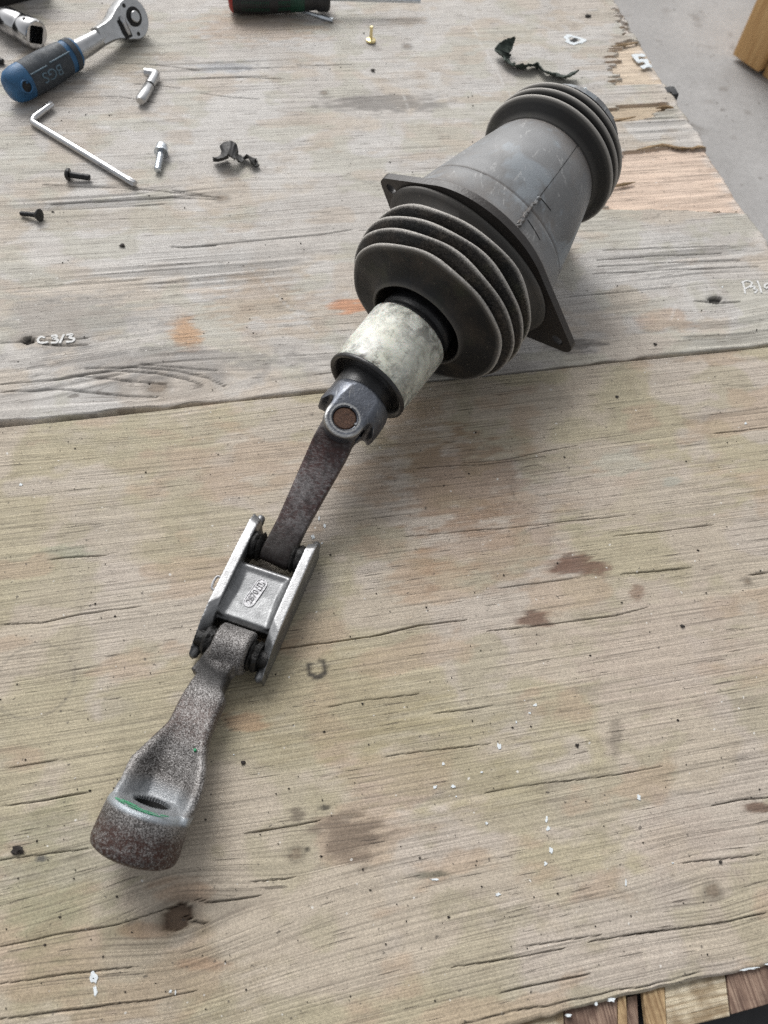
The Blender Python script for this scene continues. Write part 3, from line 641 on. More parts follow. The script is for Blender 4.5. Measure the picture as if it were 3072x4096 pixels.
# ------------------------------------------------------------------ floor and the timber on it
FZ = -.74
v = np.array([(-6, -4, FZ), (8, -4, FZ), (8, 14, FZ), (-6, 14, FZ)]); fl = obj('concrete_floor', (v, [(0, 1, 2, 3)]), 'concrete', smooth=False); fl['kind'] = 'structure'
A = au(1632, 166, FZ); fr = frame_flat(A, (1, .9))
t = root('timber_block', A, 'orange pine timber block standing on the concrete floor', 'timber')
mm = M(); zz = [(0, 0, 1.), (.02, .006, 1.), (.06, .0, 1.), (.4, 0, 1.)]
q = [(-.0, -.0), (.28, 0), (.28, .13), (-.0, .13)]
obj('beam', box(frame_flat(A, (.62, -.78)), -.10, 0, 0, .4, .012, .30), 'pine', t, bevel=.006)
obj('beam', box(frame_flat(A, (.62, -.78)), .004, .09, .02, .4, 0, .25), 'pine', t, bevel=.006)

# ------------------------------------------------------------------ the gear linkage
AP = np.array([.0105, .36966, .05805]); aa = nrm([.46800566, .87102744, .14927128])
FA = frame_axis(AP, aa)                       # local x right, y up, z along the lever
hh, nn = FA.x, FA.y
G = root('gear_linkage', (AP[0], AP[1], 0), 'gear lever linkage: grey ribbed rubber housing joined by steel links and a cast aluminium coupling', 'linkage')

ea = R_(-24.0); ed_ = np.array([math.cos(ea), math.sin(ea)]); en_ = np.array([-ed_[1], ed_[0]])
def kov(s_): return np.where(s_ < .0558, 1 - .37 * sst(s_, .036, .0490), .735 + .265 * sst(s_, .064, .135))
def ringed(name, prof, mat, parent, seg=128, wear=None, tex=None, clampz=None, dirt=None, caps=False, jit=0, oval=False):
    def rf(s, r, th): return r * (1 + jit * (np.sin(3 * th + s * 200) * .5 + np.sin(5 * th + 1 + s * 90) * .35))
    v, f = lathe(FA, prof, seg, caps, rf if jit else None)
    if jit:
        q = v - AP; th_ = np.arctan2(q @ nn, q @ hh); s_ = q @ aa; k_ = sst(s_, -.012, -.004) * (1 - sst(s_, .034, .046)); v = v + np.outer(k_ * (.0009 * np.sin(2 * th_ + .6) + .0006 * np.sin(5 * th_ + s_ * 120) + .0004 * np.sin(9 * th_ + s_ * 260)), aa)
    if oval:
        q = v - AP; s_ = q @ aa; w_ = q @ (hh * en_[0] + nn * en_[1]); k_ = kov(s_)
        v = v + np.outer(w_ * (k_ - 1), hh * en_[0] + nn * en_[1])
    if clampz is not None: v[:, 2] = np.where(v[:, 2] < clampz, clampz + (v[:, 2] - clampz) * .08, v[:, 2])
    at_ = {}
    k = len(prof)
    for nm, a in (('wear', wear), ('tex', tex), ('dirt', dirt)):
        if a is not None: at_[nm] = np.repeat(np.asarray(a, float), seg)
    return obj(name, (v, f), mat, parent, attrs=at_, angle=80)

# front bellows: opening lip, smooth front face, four ribs, collar
prof, wear, tex = [], [], []
def pp(s, r, w=0., t=0.): prof.append((s, r)); wear.append(w); tex.append(t)
pp(.020, .0275); pp(.004, .0300); pp(-.0085, .0316); pp(-.0100, .0320, .1); pp(-.0104, .0328, .25); pp(-.0098, .0337, .1); pp(-.0075, .0347); pp(-.0050, .0370); pp(-.0036, .0410); pp(-.0026, .0470); pp(-.0018, .0530)
pp(-.0014, .0552, .2); pp(-.0010, .0562, .8, .3); pp(-.0002, .0568, 1, .4); pp(.0008, .0565, .8, .6); pp(.0014, .0535, 0, 1); pp(.0018, .0490, 0, 1)
for (s, r) in ((.0082, .0612), (.0172, .0630), (.0292, .0618)):
    pp(s - .0056, r - .0125, 0, 1); pp(s - .0048, r - .0080, 0, 1); pp(s - .0036, r - .0042, 0, 1); pp(s - .0022, r - .0016, 0, 1); pp(s - .0014, r - .0006, .35, .8); pp(s - .0009, r - .0001, .9, .4); pp(s - .0002, r + .0001, 1, .3); pp(s + .0005, r - .0003, 1, .3); pp(s + .0010, r - .0030, 0, 1); pp(s + .0014, r - .0070, 0, 1); pp(s + .0018, r - .0120, 0, 1)
pp(.0350, .0500, 0, .3); pp(.0400, .0490, .1); pp(.0440, .0500, .2); pp(.0475, .0545, .2); pp(.0505, .0620, .15); pp(.0518, .0650, .15); pp(.0535, .0655, .35); pp(.0548, .0645); pp(.0560, .0580)
fb = ringed('bellows', prof, 'rubber', G, 160, wear, tex, clampz=.0012, jit=.006, oval=True)
fb['label'] = 'ribbed front rubber bellows with a smooth open face'
# flange plate with two pierced ears
def ear_outline(r0, e1, e2, rt):
    pts = []
    for sgn, e in ((1, e1), (-1, e2)):
        c = sgn * ed_ * (e - rt); D = np.linalg.norm(c); b = math.acos((r0 - rt) / D); base = math.atan2(c[1], c[0])
        for a in np.linspace(-b, b, 14): pts.append(tuple(c + rt * np.array([math.cos(base + a), math.sin(base + a)])))
        b2 = math.acos((r0 - rt) / np.linalg.norm(ed_ * ((e2 if sgn > 0 else e1) - rt)))
        for a in np.linspace(base + b, base + math.pi - b2, 26)[1:-1]: pts.append((r0 * math.cos(a), r0 * math.sin(a)))
    return pts
outl = ear_outline(.0620, .0935, .0775, .0085)
outl = [tuple(ed_ * (np.array(p) @ ed_) + en_ * (np.array(p) @ en_) * .79) for p in outl]
def hole(cx_, cy_, r, n=16, st=1.): return [(cx_ + r * math.cos(i / n * 2 * math.pi) * st * ed_[0] - r * math.sin(i / n * 2 * math.pi) * ed_[1], cy_ + r * math.cos(i / n * 2 * math.pi) * st * ed_[1] + r * math.sin(i / n * 2 * math.pi) * ed_[0]) for i in range(n)]
holes = [hole(*(ed_ * .0815), .0030, st=1.6), hole(*(-ed_ * .0690), .0030, st=1.3)]
mm = M(); mm.add(*plate(FA, outl, holes, .0548, .0602))
fl_ = obj('flange', mm, 'flange_black', G, angle=40, bevel=.0009)
out2 = [(x * .965, y * .965) for x, y in outl]
mm = M(); mm.add(*plate(FA, out2, [hole(*(ed_ * .0815), .0040, st=1.6), hole(*(-ed_ * .0690), .0040, st=1.3)], .0602, .0620)); obj('gasket', mm, 'rubber_plain', fl_, angle=40)
# tapered housing
pr = [(.0600, .0625), (.0625, .0622), (.0650, .0605), (.0700, .0592)]; dr = [.7, .5, .2, .05]
for t_ in np.linspace(.074, .146, 30):
    r_ = np.interp(t_, [.070, .085, .1506], [.0592, .0560, .0412]); pr.append((t_, r_)); dr.append(.0 if t_ < .135 else (t_ - .135) / .011 * .3)
    if abs(t_ - .0814) < .0012: pr += [(t_ + .0004, r_ - .0006), (t_ + .0009, r_ - .0003)]; dr += [.5, .3]
pr += [(.1500, .0406), (.1520, .0402)]; dr += [.6, .9]
hs_ = ringed('housing', pr, 'housing', G, 160, dirt=dr, oval=True)
# axial mould line and rough sealant bead on the housing
def on_cone(s, ang, lift=0.): r = np.interp(s, [.060, .070, .085, .1506, .152], [.0625, .0592, .0560, .0412, .04]) + lift; p = np.array([r * math.cos(ang), r * math.sin(ang)]); p = ed_ * (p @ ed_) + en_ * (p @ en_) * float(kov(np.array(s))); return FA([(p[0], p[1], s)])[0]
def cone_from_px(px, py):
    best = None
    d = nrm(Rv * ((px - PW / 2) / FPX) - Uv * ((py - PH / 2) / FPX) + Fv)
    for t_ in np.linspace(.3, .8, 1500):
        X = CP + d * t_; q = X - AP; s = q @ aa; x, y = q @ hh, q @ nn; p = np.array([x, y]); p = ed_ * (p @ ed_) + en_ * (p @ en_) / float(kov(np.array(s))); x, y = p
        if .058 < s < .153 and math.hypot(x, y) <= np.interp(s, [.060, .070, .085, .1506, .152], [.0625, .0592, .0560, .0412, .04]): return s, math.atan2(y, x)
    return None
ca, cb, cc_ = cone_from_px(2065, 912), cone_from_px(2155, 790), cone_from_px(2310, 580)
if ca and cb:
    pts = [on_cone(ca[0] + (cb[0] - ca[0]) * t_, ca[1] + (cb[1] - ca[1]) * t_, .0002) for t_ in np.linspace(0, 1, 26)]
    rr = np.array([.0013 + .0005 * random.uniform(-1, 1) for _ in pts]); rr[0] = rr[-1] = .0009
    obj('sealant_bead', tube(np.array(pts) + np.random.default_rng(3).normal(0, .00035, (26, 3)), rr, 7), 'housing', hs_, attrs={'dirt': [random.choice((.05, .3, .8)) for _ in range(26 * 7)]})
    obj('screw_hole', tube([on_cone(ca[0] - .0015, ca[1], .0005), on_cone(ca[0] - .0015, ca[1], .0009)], [.0024, .0019], 12), 'dark_hole', hs_)
if cb and cc_:
    obj('mould_line', tube([on_cone(cb[0] + (cc_[0] - cb[0]) * t_, cb[1] + (cc_[1] - cb[1]) * t_, -.0001) for t_ in np.linspace(0, 1.05, 16)], .0003, 5), 'dark_hole', hs_)
for (p, q) in (((2150, 780), (2203, 842)), ((2110, 880), (2160, 960))):
    a_, b_ = cone_from_px(*p), cone_from_px(*q)
    if a_ and b_: obj('crack_line', tube([on_cone(a_[0] + (b_[0] - a_[0]) * t_, a_[1] + (b_[1] - a_[1]) * t_, -.0001) for t_ in np.linspace(0, 1, 8)], .0004, 5), 'dark_hole', hs_)
# rear bellows: three thin discs
prof, wear, tex = [], [], []
pp(.1490, .0405); pp(.1512, .0415, .1); pp(.1535, .0440); pp(.1565, .0476)
for s_, r_, v_ in ((.1596, .0512, .0395), (.1681, .0507, .0385), (.1766, .0494, .0380)):
    pp(s_ - .0015, r_ - .0016, .15); pp(s_ - .0010, r_ - .0006, .8); pp(s_ - .0004, r_, 1); pp(s_ + .0004, r_, 1); pp(s_ + .0009, r_ - .0006, .8); pp(s_ + .0013, r_ - .0030); pp(s_ + .0018, r_ - .0080); pp(s_ + .0030, v_); pp(s_ + .0048, v_ + .0020); pp(s_ + .0062, r_ - .0040)
pp(.1835, .0300)
rb = ringed('bellows', prof, 'rubber_dark', G, 160, wear, tex, caps=True); rb['label'] = 'rear rubber bellows of three thin discs'
# grey base bracket behind, its foot on the bench
Q = FA([(0, 0, .190)])[0]
fb_ = frame_flat((Q[0], Q[1], 0), aa)
mm = M(); mm.add(*lathe(FA, [(.180, .030), (.184, .036), (.198, .036), (.200, .034)], 48))
for qx, qy in ((2335, 385), (2380, 408), (2415, 440)):
    d_ = nrm(Rv * ((qx - PW / 2) / FPX) - Uv * ((qy - PH / 2) / FPX) + Fv); X_ = CP + d_ * (((AP + aa * .189 - CP) @ aa) / (d_ @ aa)); c_ = AP + aa * .189; X_ = X_ - nrm(X_ - c_) * .0005
    mm.add(*box(Fr(c_, nrm(X_ - c_), np.cross(aa, nrm(X_ - c_)), aa), .01, np.linalg.norm(X_ - c_), -.009, .009, -.003, .004))
mm.add(*box(Fr(fb_.o, fb_.x, fb_.y, fb_.z), -.002, .008, -.020, .024, .0, .06))
obj('base_bracket', mm, 'housing', G, angle=40)
cl = [at(2322, 372, .118), at(2338, 362, .120), at(2346, 352, .122)]
obj('tie_end', tube(cl, [.0022, .0022, .0006], 6), 'paint_white', G)

# nylon sleeve with black end ring, lever shaft inside
sl_ = ringed('sleeve', [(-.0640, .0262), (-.0645, .0268), (-.0642, .0271), (-.061, .0272), (-.045, .0275), (-.0205, .0277), (-.0195, .0272), (-.0192, .0240)], 'nylon', G, 96, caps=False, dirt=[.9, .9, .85, .7, .1, .8, .9, .9])
ringed('end_ring', [(-.0600, .0225), (-.0620, .0232), (-.0652, .0238), (-.0668, .0252), (-.0672, .0266), (-.0664, .0274), (-.0648, .0275), (-.0640, .0270)], 'black_plastic', sl_, 96)
ringed('shaft', [(-.0605, .0236), (-.0612, .0215), (-.0625, .0192), (-.0660, .0180), (-.0720, .0176), (-.0790, .0170)], 'black_plastic', G, 64)
ringed('inner_tube', [(-.0200, .0255), (-.0170, .0258), (-.0158, .0250), (-.0140, .0246), (-.0120, .0254), (-.0100, .0256), (-.0085, .0248), (-.0060, .0245), (.0000, .0240), (.018, .0235)], 'black_plastic', G, 64)

# yoke: rounded cap with scooped sides and two ears, pin through them
PT = at(1381, 1670, .0612); vv = nrm(CP - PT); n2 = nrm(vv - (vv @ aa) * aa); n2 = nrm(n2 * .75 + nn * .25); n2 = nrm(n2 - (n2 @ aa) * aa); h2 = np.cross(aa, n2)
YC = PT - n2 * .0185; FY = Fr(YC, h2, -aa, n2)      # x across, y towards the end, z out of the ear
yb = (YC - AP) @ aa
sk_y = -.0262
poly = []
re_ = .0122
half = [(0, -.0262), (.0150, -.0262), (.0185, -.0235), (.0203, -.0190), (.0207, -.0110), (.0206, -.0072), (.0198, -.0050), (.0186, -.0050), (.0172, -.0066), (.0155, -.0080), (.0136, -.0078), (.0128, -.0060), (.0123, -.0036), (re_, 0)]
for a in np.linspace(.15, math.pi / 2, 8): half.append((re_ * math.cos(a), re_ * math.sin(a)))
poly = half + [(-x, y) for x, y in half[-2:0:-1]]
me1 = raw_mesh(prism(Fr(FY.o * 50, FY.x * 50, FY.y * 50, FY.z * 50), poly, -.0180, .0180))
def yprof(): return [(-.027, .0150), (-.0262, .0160), (-.0235, .0190), (-.0200, .0203), (-.0100, .0209), (.000, .0208), (.013, .0205)]
cyl = lathe(Fr(YC * 50, h2 * 50, n2 * 50, -aa * 50), yprof(), 64); oc = bpy.data.objects.new('c1', raw_mesh(cyl)); link(oc)
slot = raw_mesh(box(Fr(FY.o * 50, FY.x * 50, FY.y * 50, FY.z * 50), -.0128, .0128, -.0125, .03, -.0075, .0075)); os_ = bpy.data.objects.new('c2', slot); link(os_)
bore = raw_mesh(lathe(Fr(YC * 50, h2 * 50, -aa * 50, n2 * 50), [(-.03, .0081), (.03, .0081)], 40)); ob_ = bpy.data.objects.new('c3', bore); link(ob_)
me1 = eval_mods(me1, [('BOOLEAN', dict(operation='DIFFERENCE', object=os_, solver='MANIFOLD')), ('BOOLEAN', dict(operation='INTERSECT', object=oc, solver='MANIFOLD')), ('REMESH', dict(mode='VOXEL', voxel_size=.0005 * 50)), ('SMOOTH', dict(factor=.5, iterations=9)), ('BOOLEAN', dict(operation='DIFFERENCE', object=ob_, solver='EXACT'))])
for q in (oc, os_, ob_): bpy.data.objects.remove(q)
a = np.empty(len(me1.vertices) * 3); me1.vertices.foreach_get('co', a)
yv = a.reshape(-1, 3) / 50; qy_ = yv - YC; hz_ = qy_ @ n2; hy_ = qy_ @ -aa; hr_ = np.linalg.norm(qy_ - np.outer(hz_, n2), axis=1)
edg = sst(hz_, .0150, .0168) * sst(hr_, .0098, .0114) * sst(hy_, -.004, .002) * .75
edg = np.maximum(edg, .5 * sst(hz_, .0160, .0172) * (np.abs(hr_ - .0086) < .0007))
yk = obj('yoke', (yv, [tuple(p.vertices) for p in me1.polygons]), 'yoke', G, angle=50, attrs={'edge': edg})
FP = Fr(YC, h2, -aa, n2)
obj('bore_bush', lathe(FP, [(-.0165, .0080), (.0176, .0080), (.0180, .0078), (.0176, .0073), (.0160, .0071)], 40, False), 'yoke', yk)
obj('pin', lathe(FP, [(-.0175, .0069), (.0166, .0069), (.0172, .0062)], 32), 'rust', yk)
for x, y in ((-.0012, -.0076), (.0070, -.0008)): obj('punch_mark', tube([YC + h2 * x - aa * y + n2 * .0170, YC + h2 * x - aa * y + n2 * .0184], [.0010, .0007], 8), 'satin_chrome', yk)

# cast aluminium coupling
ZR = .0235
la, lb = at(1012, 2036, ZR), at(738, 2590, ZR); ra, rb_ = at(1280, 2158, ZR), at(1040, 2704, ZR)
lu = nrm(((la - lb) + (ra - rb_)) * [1, 1, 0]); lr = np.array([lu[1], -lu[0], 0])
lc = (la + lb + ra + rb_) / 4; lc[2] = 0; FL = Fr(lc, lr, lu, [0, 0, 1])
def loc2(p): q = p - lc; return np.array([q @ lr, q @ lu])
LA, LB, RA, RB = map(loc2, (la, lb, ra, rb_))
wl = (LA[0] + LB[0]) / 2; wr = (RA[0] + RB[0]) / 2; RWD = .0064
mm = M()
def rail(x0, x1, ya, yb_):
    inner_right = x0 < 0; secs = []          # the inner edge stops short of the outer tip at both ends
    for t_, zt in ((0, .0130), (.10, .0175), (.20, .0215), (.30, ZR), (.5, ZR), (.8, ZR), (.93, ZR - .0006), (1, .0195)):
        yo = yb_ + (ya - yb_) * t_; yi = (yb_ + .0105) + (ya - .0030 - yb_ - .0105) * t_
        yl, yr_ = (yo, yi) if inner_right else (yi, yo)
        secs.append(FL([(x0, yl, .002), (x1, yr_, .002), (x1 - .0003, yr_, zt - (0 if t_ > .25 else .001) * inner_right), (x0 + .0003, yl, zt)]))
    return loft(secs)
for x_, y_ in ((wl + .0026, LB[1] + .0046), (wr - .0026, RB[1] + .0046), (wl + .003, LA[1] - .0006), (wr - .003, RA[1] - .0006)):
    mm.add(*lathe(Fr(FL([(x_, y_, .0105)])[0], lr, [0, 0, 1], lu), [(-.0050, .0012), (-.0036, .0024), (0, .0030), (.0036, .0026), (.0050, .0012)], 16))
mm.add(*rail(wl, wl + RWD, LA[1], LB[1])); mm.add(*rail(wr - RWD, wr, RA[1], RB[1]))
ymid = (LA[1] + LB[1] + RA[1] + RB[1]) / 4
wa, wb = ymid + .0170, ymid - .0200           # web ends
sh = (RA[1] + RB[1] - LA[1] - LB[1]) / 2 * 0
secs = []
for y, zt in ((wb, .0145), (wb + .003, .0172), (wb + .006, .0168), (ymid, .0160), (wa - .005, .0164), (wa - .002, .0178), (wa, .0160)):
    secs.append(FL([(wl + .003, y, .006), (wr - .003, y, .006), (wr - .003, y, zt), (wl + .003, y, zt)]))
mm.add(*loft(secs))
for x in (wl + RWD, wr - RWD):                       # fillet between rail and web
    s = 1 if x < 0 else -1
    secs = [FL([(x - s * .002, y, .010), (x + s * .0042, y, .0165), (x + s * .0018, y, .0180), (x - s * .0005, y, .0212), (x - s * .002, y, .0212)]) for y in (wb + .002, wa - .002)]
    mm.add(*loft(secs))
V, Fq = cast(mm, .0006, 4)
q = V - lc; lx, ly = q @ lr, q @ lu
rx_ = np.where(lx < 0, lx - wl, wr - lx) / RWD
edge = np.clip((V[:, 2] - (ZR - .0022)) / .0010, 0, 1) * (.35 + .65 * np.maximum(np.exp(-((rx_ - .0) / .16) ** 2), np.exp(-((rx_ - 1.0) / .16) ** 2)))  # rail tops and borders painted brighter, where they would catch the light
edge = np.maximum(edge, .45 * np.exp(-((ly - wa + .0015) / .0016) ** 2) * (np.abs(lx) < .017))
edge = edge * (1 - sst(np.abs(V[:, 2] - ZR) * 0 + np.minimum(np.abs(lx - wl - RWD / 2), np.abs(lx - wr + RWD / 2)), 0, .0) * 0)
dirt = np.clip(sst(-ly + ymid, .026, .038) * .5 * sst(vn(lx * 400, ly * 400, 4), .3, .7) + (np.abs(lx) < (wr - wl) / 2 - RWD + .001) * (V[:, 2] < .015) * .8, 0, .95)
LK = obj('coupling', (V, Fq), 'alu', G, attrs={'edge': edge, 'dirt': dirt}, angle=70)
# cast number in a sunk label
fx = np.array([math.cos(R_(66)), math.sin(R_(66)), 0]); ld_ = nrm(lu * .97 + lr * .16)
FT = Fr(lc + lr * -.0012 + lu * (ymid + .0006) + np.array([0, 0, .0162]), ld_, np.array([-ld_[1], ld_[0], 0]), [0, 0, 1])
def stadium(L, r, n=10): return [(L + r * math.cos(a), r * math.sin(a)) for a in np.linspace(-math.pi / 2, math.pi / 2, n)] + [(-L + r * math.cos(a), r * math.sin(a)) for a in np.linspace(math.pi / 2, 1.5 * math.pi, n)]
simple('cast_pale', (.34, .34, .35), .5, .8, nscale=900, namp=.1)
mm = M(); mm.add(*plate(FT, stadium(.0062, .0030), [], -.0006, .00035)); lb_ = obj('number_label', mm, 'cast_pale', LK, angle=30)
mm = M(); mm.add(*plate(FT, stadium(.0062, .0034), [stadium(.0062, .0029)], -.0006, .0007)); obj('label_rim', mm, 'cast_pale', lb_, angle=30)
simple('cast_dark', (.12, .12, .125), .5, .8)
V, Fq = text_mesh('2870', .0052, .0003); V = V * [.85, 1, 1] + [-.0028, 0, .0004]; obj('number', (FT(V), Fq), 'cast_dark', lb_, smooth=False)
mm = M()
for (x0, y0, x1, y1) in ((.0028, -.0004, .0028, -.0018), (.0028, -.0018, .0046, -.0018), (.0046, -.0018, .0046, .0018), (.0046, .0018, .0062, .0018), (.0062, .0018, .0062, -.0006), (.0033, .0006, .0033, .0018), (.0060, -.0018, .0074, -.0018), (.0074, -.0018, .0074, -.0006)):
    a_, b_ = min(x0, x1) - .0002, max(x0, x1) + .0002; c_, d_ = min(y0, y1) - .0002, max(y0, y1) + .0002; mm.add(*box(FT, a_, b_, c_, d_, .0002, .0007))
obj('foundry_mark', mm, 'cast_dark', lb_, smooth=False)
# little bright clip on the outer side of the left rail
cpt = FL([(wl, ymid + .0030, .013)])[0]
obj('pin_clip', tube(smooth_path([cpt + lr * .001, cpt - lr * .0045 + lu * .001, cpt - lr * .0045 - lu * .0065, cpt + lr * .001 - lu * .0075], 4), .0008, 8), 'chrome', LK)
# cross pins with black seals at both ends
y_up, y_dn = ymid + .0305, ymid - .0335
bw1, bw2 = .0095, .0092
for y, hw, zc in ((y_up, .0100, .0135), (y_dn, .0106, .0140)):
    c0 = FL([(((wl + wr) / 2), y, zc)])[0]; fr = Fr(c0, lu, [0, 0, 1], lr)
    pn = obj('cross_pin', lathe(fr, [(wl + .001 - (wl + wr) / 2, .0050), (wr - .001 - (wl + wr) / 2, .0050)], 24), 'grease', LK)
    for s in (-1, 1):
        e0 = (wr - wl) / 2 - RWD + .0004; pr = []
        for k, (w_, r_) in enumerate(((hw - .001, .0072), (hw + .0008, .0086), (hw + .002, .0076), (hw + .0035, .0088), (e0, .0078))): pr.append((s * w_, r_ * random.uniform(.96, 1.05)))
        obj('seal', lathe(fr, pr, 28, rfun=lambda s_, r, th: r * (1 + .05 * np.sin(7 * th + s_ * 3000))), 'grease', pn, angle=60)

# flat steel bar between yoke and coupling
E2 = FL([((wl + wr) / 2 + .0004, y_up, .0135)])[0]
bd = nrm(E2 - YC); bx = nrm(np.cross(bd, n2 * .6 + np.array([0, 0, 1]) * .4)); bz = np.cross(bx, bd); bz = bz if bz[2] > 0 else -bz; bx = np.cross(bd, bz)
LB_ = np.linalg.norm(E2 - YC); secs = []; dirtb = []
def rrect(w, t, rc=.0012, n=3):
    pts = []
    for cx_, cy_, a0 in ((w - rc, t - rc, 0), (-w + rc, t - rc, 90), (-w + rc, -t + rc, 180), (w - rc, -t + rc, 270)):
        for k in range(n): a = R_(a0 + 90 * k / (n - 1)); pts.append((cx_ + rc * math.cos(a), cy_ + rc * math.sin(a)))
    return pts
for t_, w, th in ((-.0108, .0050, .0066), (-.009, .0085, .0070), (-.004, .0104, .0072), (.003, .0112, .0072), (.0125, .0116, .0072), (.0145, .0117, .0062), (.0155, .0117, .0056), (.030, .0109, .0056), (.050, .0098, .0056), (LB_ - .020, .0090, .0056), (LB_ - .010, .0090, .0062), (LB_, .0091, .0068), (LB_ + .004, .0091, .0062), (LB_ + .0066, .0090, .0040), (LB_ + .0078, .0086, .0012)):
    c0 = YC + bd * t_; secs.append(np.array([c0 + bx * x + bz * y for x, y in rrect(w, th)])); dirtb += [float(sst(np.array(t_), LB_ - .028, LB_ - .004) * .8 + (t_ < .013) * .4)] * 12
obj('link_bar', loft(secs), 'bar', G, attrs={'dirt': dirtb}, angle=50)

# forged lower arm: knuckle, neck, dished blade, splined hub
TLs = [(-560, 985), (-376, 990), (-242, 989), (-173, 971), (-73, 956), (-15, 949), (208, 941), (424, 853), (614, 775), (802, 772), (895, 760)]
TRs = [(-560, 1240), (-376, 1258), (-204, 1243), (-159, 1300), (-7, 1294), (197, 1304), (371, 1356), (460, 1402), (607, 1440), (768, 1450), (895, 1440)]
def tw(T, W, z): x = .91 * W - .415 * T; y = .415 * W + .91 * T; return at(300 + .4822 * x, 2600 + .4822 * y, z)
def z_arm(T): return np.interp(T, [-700, -560, -376, -200, 0, 208, 420, 620, 800, 900], [.0195, .0185, .0180, .0185, .0195, .0215, .0235, .0265, .0310, .0350])
BT = at(604.8, 3217, .0275)                    # centre of the bore mouth
adir = nrm((tw(0, 1120, .02) - tw(800, 1105, .02)) * [1, 1, 0]); PHI = R_(19)
hub_ax = nrm(adir * math.cos(PHI) + np.array([0, 0, math.sin(PHI)]))
FH = frame_axis(BT, -hub_ax); HR = .0206
mm = M(); secs = []; NS = 17
for T in np.linspace(-330, 960, 34):
    wl_, wr_ = np.interp(T, *zip(*TLs)), np.interp(T, *zip(*TRs)); zt = float(z_arm(T))
    dish = float(np.interp(T, [150, 330, 560, 800, 960], [0, .0020, .0070, .0130, .0150])); th = float(np.interp(T, [-330, 100, 500, 960], [.0105, .0095, .0085, .0090]))
    top, bot = [], []
    for k in range(NS):
        w = -1 + 2 * k / (NS - 1); dd = dish * (1 - sst(np.array(abs(w)), .35, .88)); ez = .0016 * max(0, abs(w) - .85) / .15
        P_ = tw(T, wl_ + (wr_ - wl_) * (k / (NS - 1)), zt); P_[2] = zt - float(dd) - ez; top.append(P_)
        Q_ = P_.copy(); Q_[2] = max(.0006, zt - th - float(dd) * .9); bot.append(Q_)
    secs.append(np.array(top + bot[::-1]))
mm.add(*loft(secs))
mm.add(*lathe(FH, [(-.0010, .0165), (-.0004, .0190), (.0014, .0202), (.005, HR), (.0190, HR + .0008), (.0222, HR), (.0240, HR - .003), (.0244, HR - .006)], 64))
# knuckle at the coupling
kc = FL([((wl + wr) / 2 + .0002, y_dn, .0140)])[0]; fk = Fr(kc, lu, [0, 0, 1], lr)
mm.add(*lathe(fk, [(-.0100, .0106), (-.0090, .0124), (.0090, .0124), (.0100, .0106)], 32))
p0, p1 = kc, tw(-300, 1118, .0125); p1[2] = .0130; dk = nrm(p1 - p0); sx = nrm(np.cross(dk, [0, 0, 1])); secs = []
for t_ in np.linspace(-.002, np.linalg.norm(p1 - p0) + .006, 6):
    c0 = p0 + dk * t_; f_ = t_ / np.linalg.norm(p1 - p0); secs.append(np.array([c0 + sx * x + np.array([0, 0, 1]) * y for x, y in rrect(.0088 + .0004 * f_, np.interp(f_, [0, 1], [.0108, .0056]), .001)]))
mm.add(*loft(secs))
cut = M(); prc = [(r * math.cos(a), r * math.sin(a)) for i in range(40) for a, r in ((i / 40 * 2 * math.pi, .0090), ((i + .25) / 40 * 2 * math.pi, .0099), ((i + .5) / 40 * 2 * math.pi, .0099), ((i + .75) / 40 * 2 * math.pi, .0090))]
cut.add(*prism(FH, prc, -.02, .021))
V, Fq = cast(mm, .0007, 6, cut)
q = V - BT; hs1 = q @ (-hub_ax); rad = np.linalg.norm(q - np.outer(q @ (-hub_ax), -hub_ax), axis=1)
rust = sst(hs1, .005, .012) * .95; rim_highlight = sst(hs1, -.002, -.0005) * (1 - sst(hs1, .0012, .0035)) * sst(rad, .0150, .0175); rust = np.maximum(rust, .5 * sst(-hs1, .025, .035) * (1 - sst(-hs1, .045, .055)))  # highlight along the hub rim, put into the colour
bare = sst(-hs1, -.0015, .0005) * (1 - sst(-hs1, .003, .011)) * (1 - sst(rad, .016, .022)) * .8
dk_ = np.linalg.norm(V - kc, axis=1); dirt = sst(dk_, .0138, .0175) * (1 - sst(dk_, .020, .030)) * .9 * (hs1 < 0); dirt = np.maximum(dirt, .97 * (rad < .0102) * (hs1 > -.001) * (hs1 < .03)); bare = np.maximum(bare * .62, rim_highlight * .9) * (dirt < .5)  # grease round the knuckle; bore wall coloured black for its shade
dirt = np.maximum(dirt, .12 * (dk_ < .0135))
ARM = obj('lower_arm', (V, Fq), 'forged', G, attrs={'rust': rust, 'bare': bare, 'dirt': dirt}, angle=50)
obj('bore_shade_liner', lathe(FH, [(.0006, .00885), (.0203, .00885), (.0206, .0020)], 40, False), 'dark_hole', ARM)  # added black liner that puts the shade into the bore
# green marker line round the mouth and a dot on the blade
pts = [BT + FH.x * (.0196 * math.cos(a)) + FH.y * (.0196 * math.sin(a)) - hub_ax * .0002 for a in np.linspace(R_(35), R_(145), 26)]
mk = M(); 
for dr_, a0, a1 in ((0, 44, 70), (0, 74, 128), (.0009, 52, 118), (.0009, 121, 134), (.0018, 66, 92)):
    k_ = np.linspace(0, 1, 16); mk.add(*tube([BT + FH.x * ((.0190 + dr_) * math.cos(a)) + FH.y * ((.0190 + dr_) * math.sin(a)) - hub_ax * (-.0004 - dr_ * 1.0) for a in np.radians(a0 + (a1 - a0) * k_)], .00026 * np.sqrt(np.sin(np.pi * (.04 + .92 * k_))), 6))
obj('green_line', mk, 'green_mark', ARM)
gd = at(300 + .4822 * 995, 2600 + .4822 * 828, .0225); obj('green_dot', tube([gd - [0, 0, .002], gd + [0, 0, .0008]], [.0010, .0006], 7), 'green_mark', ARM)

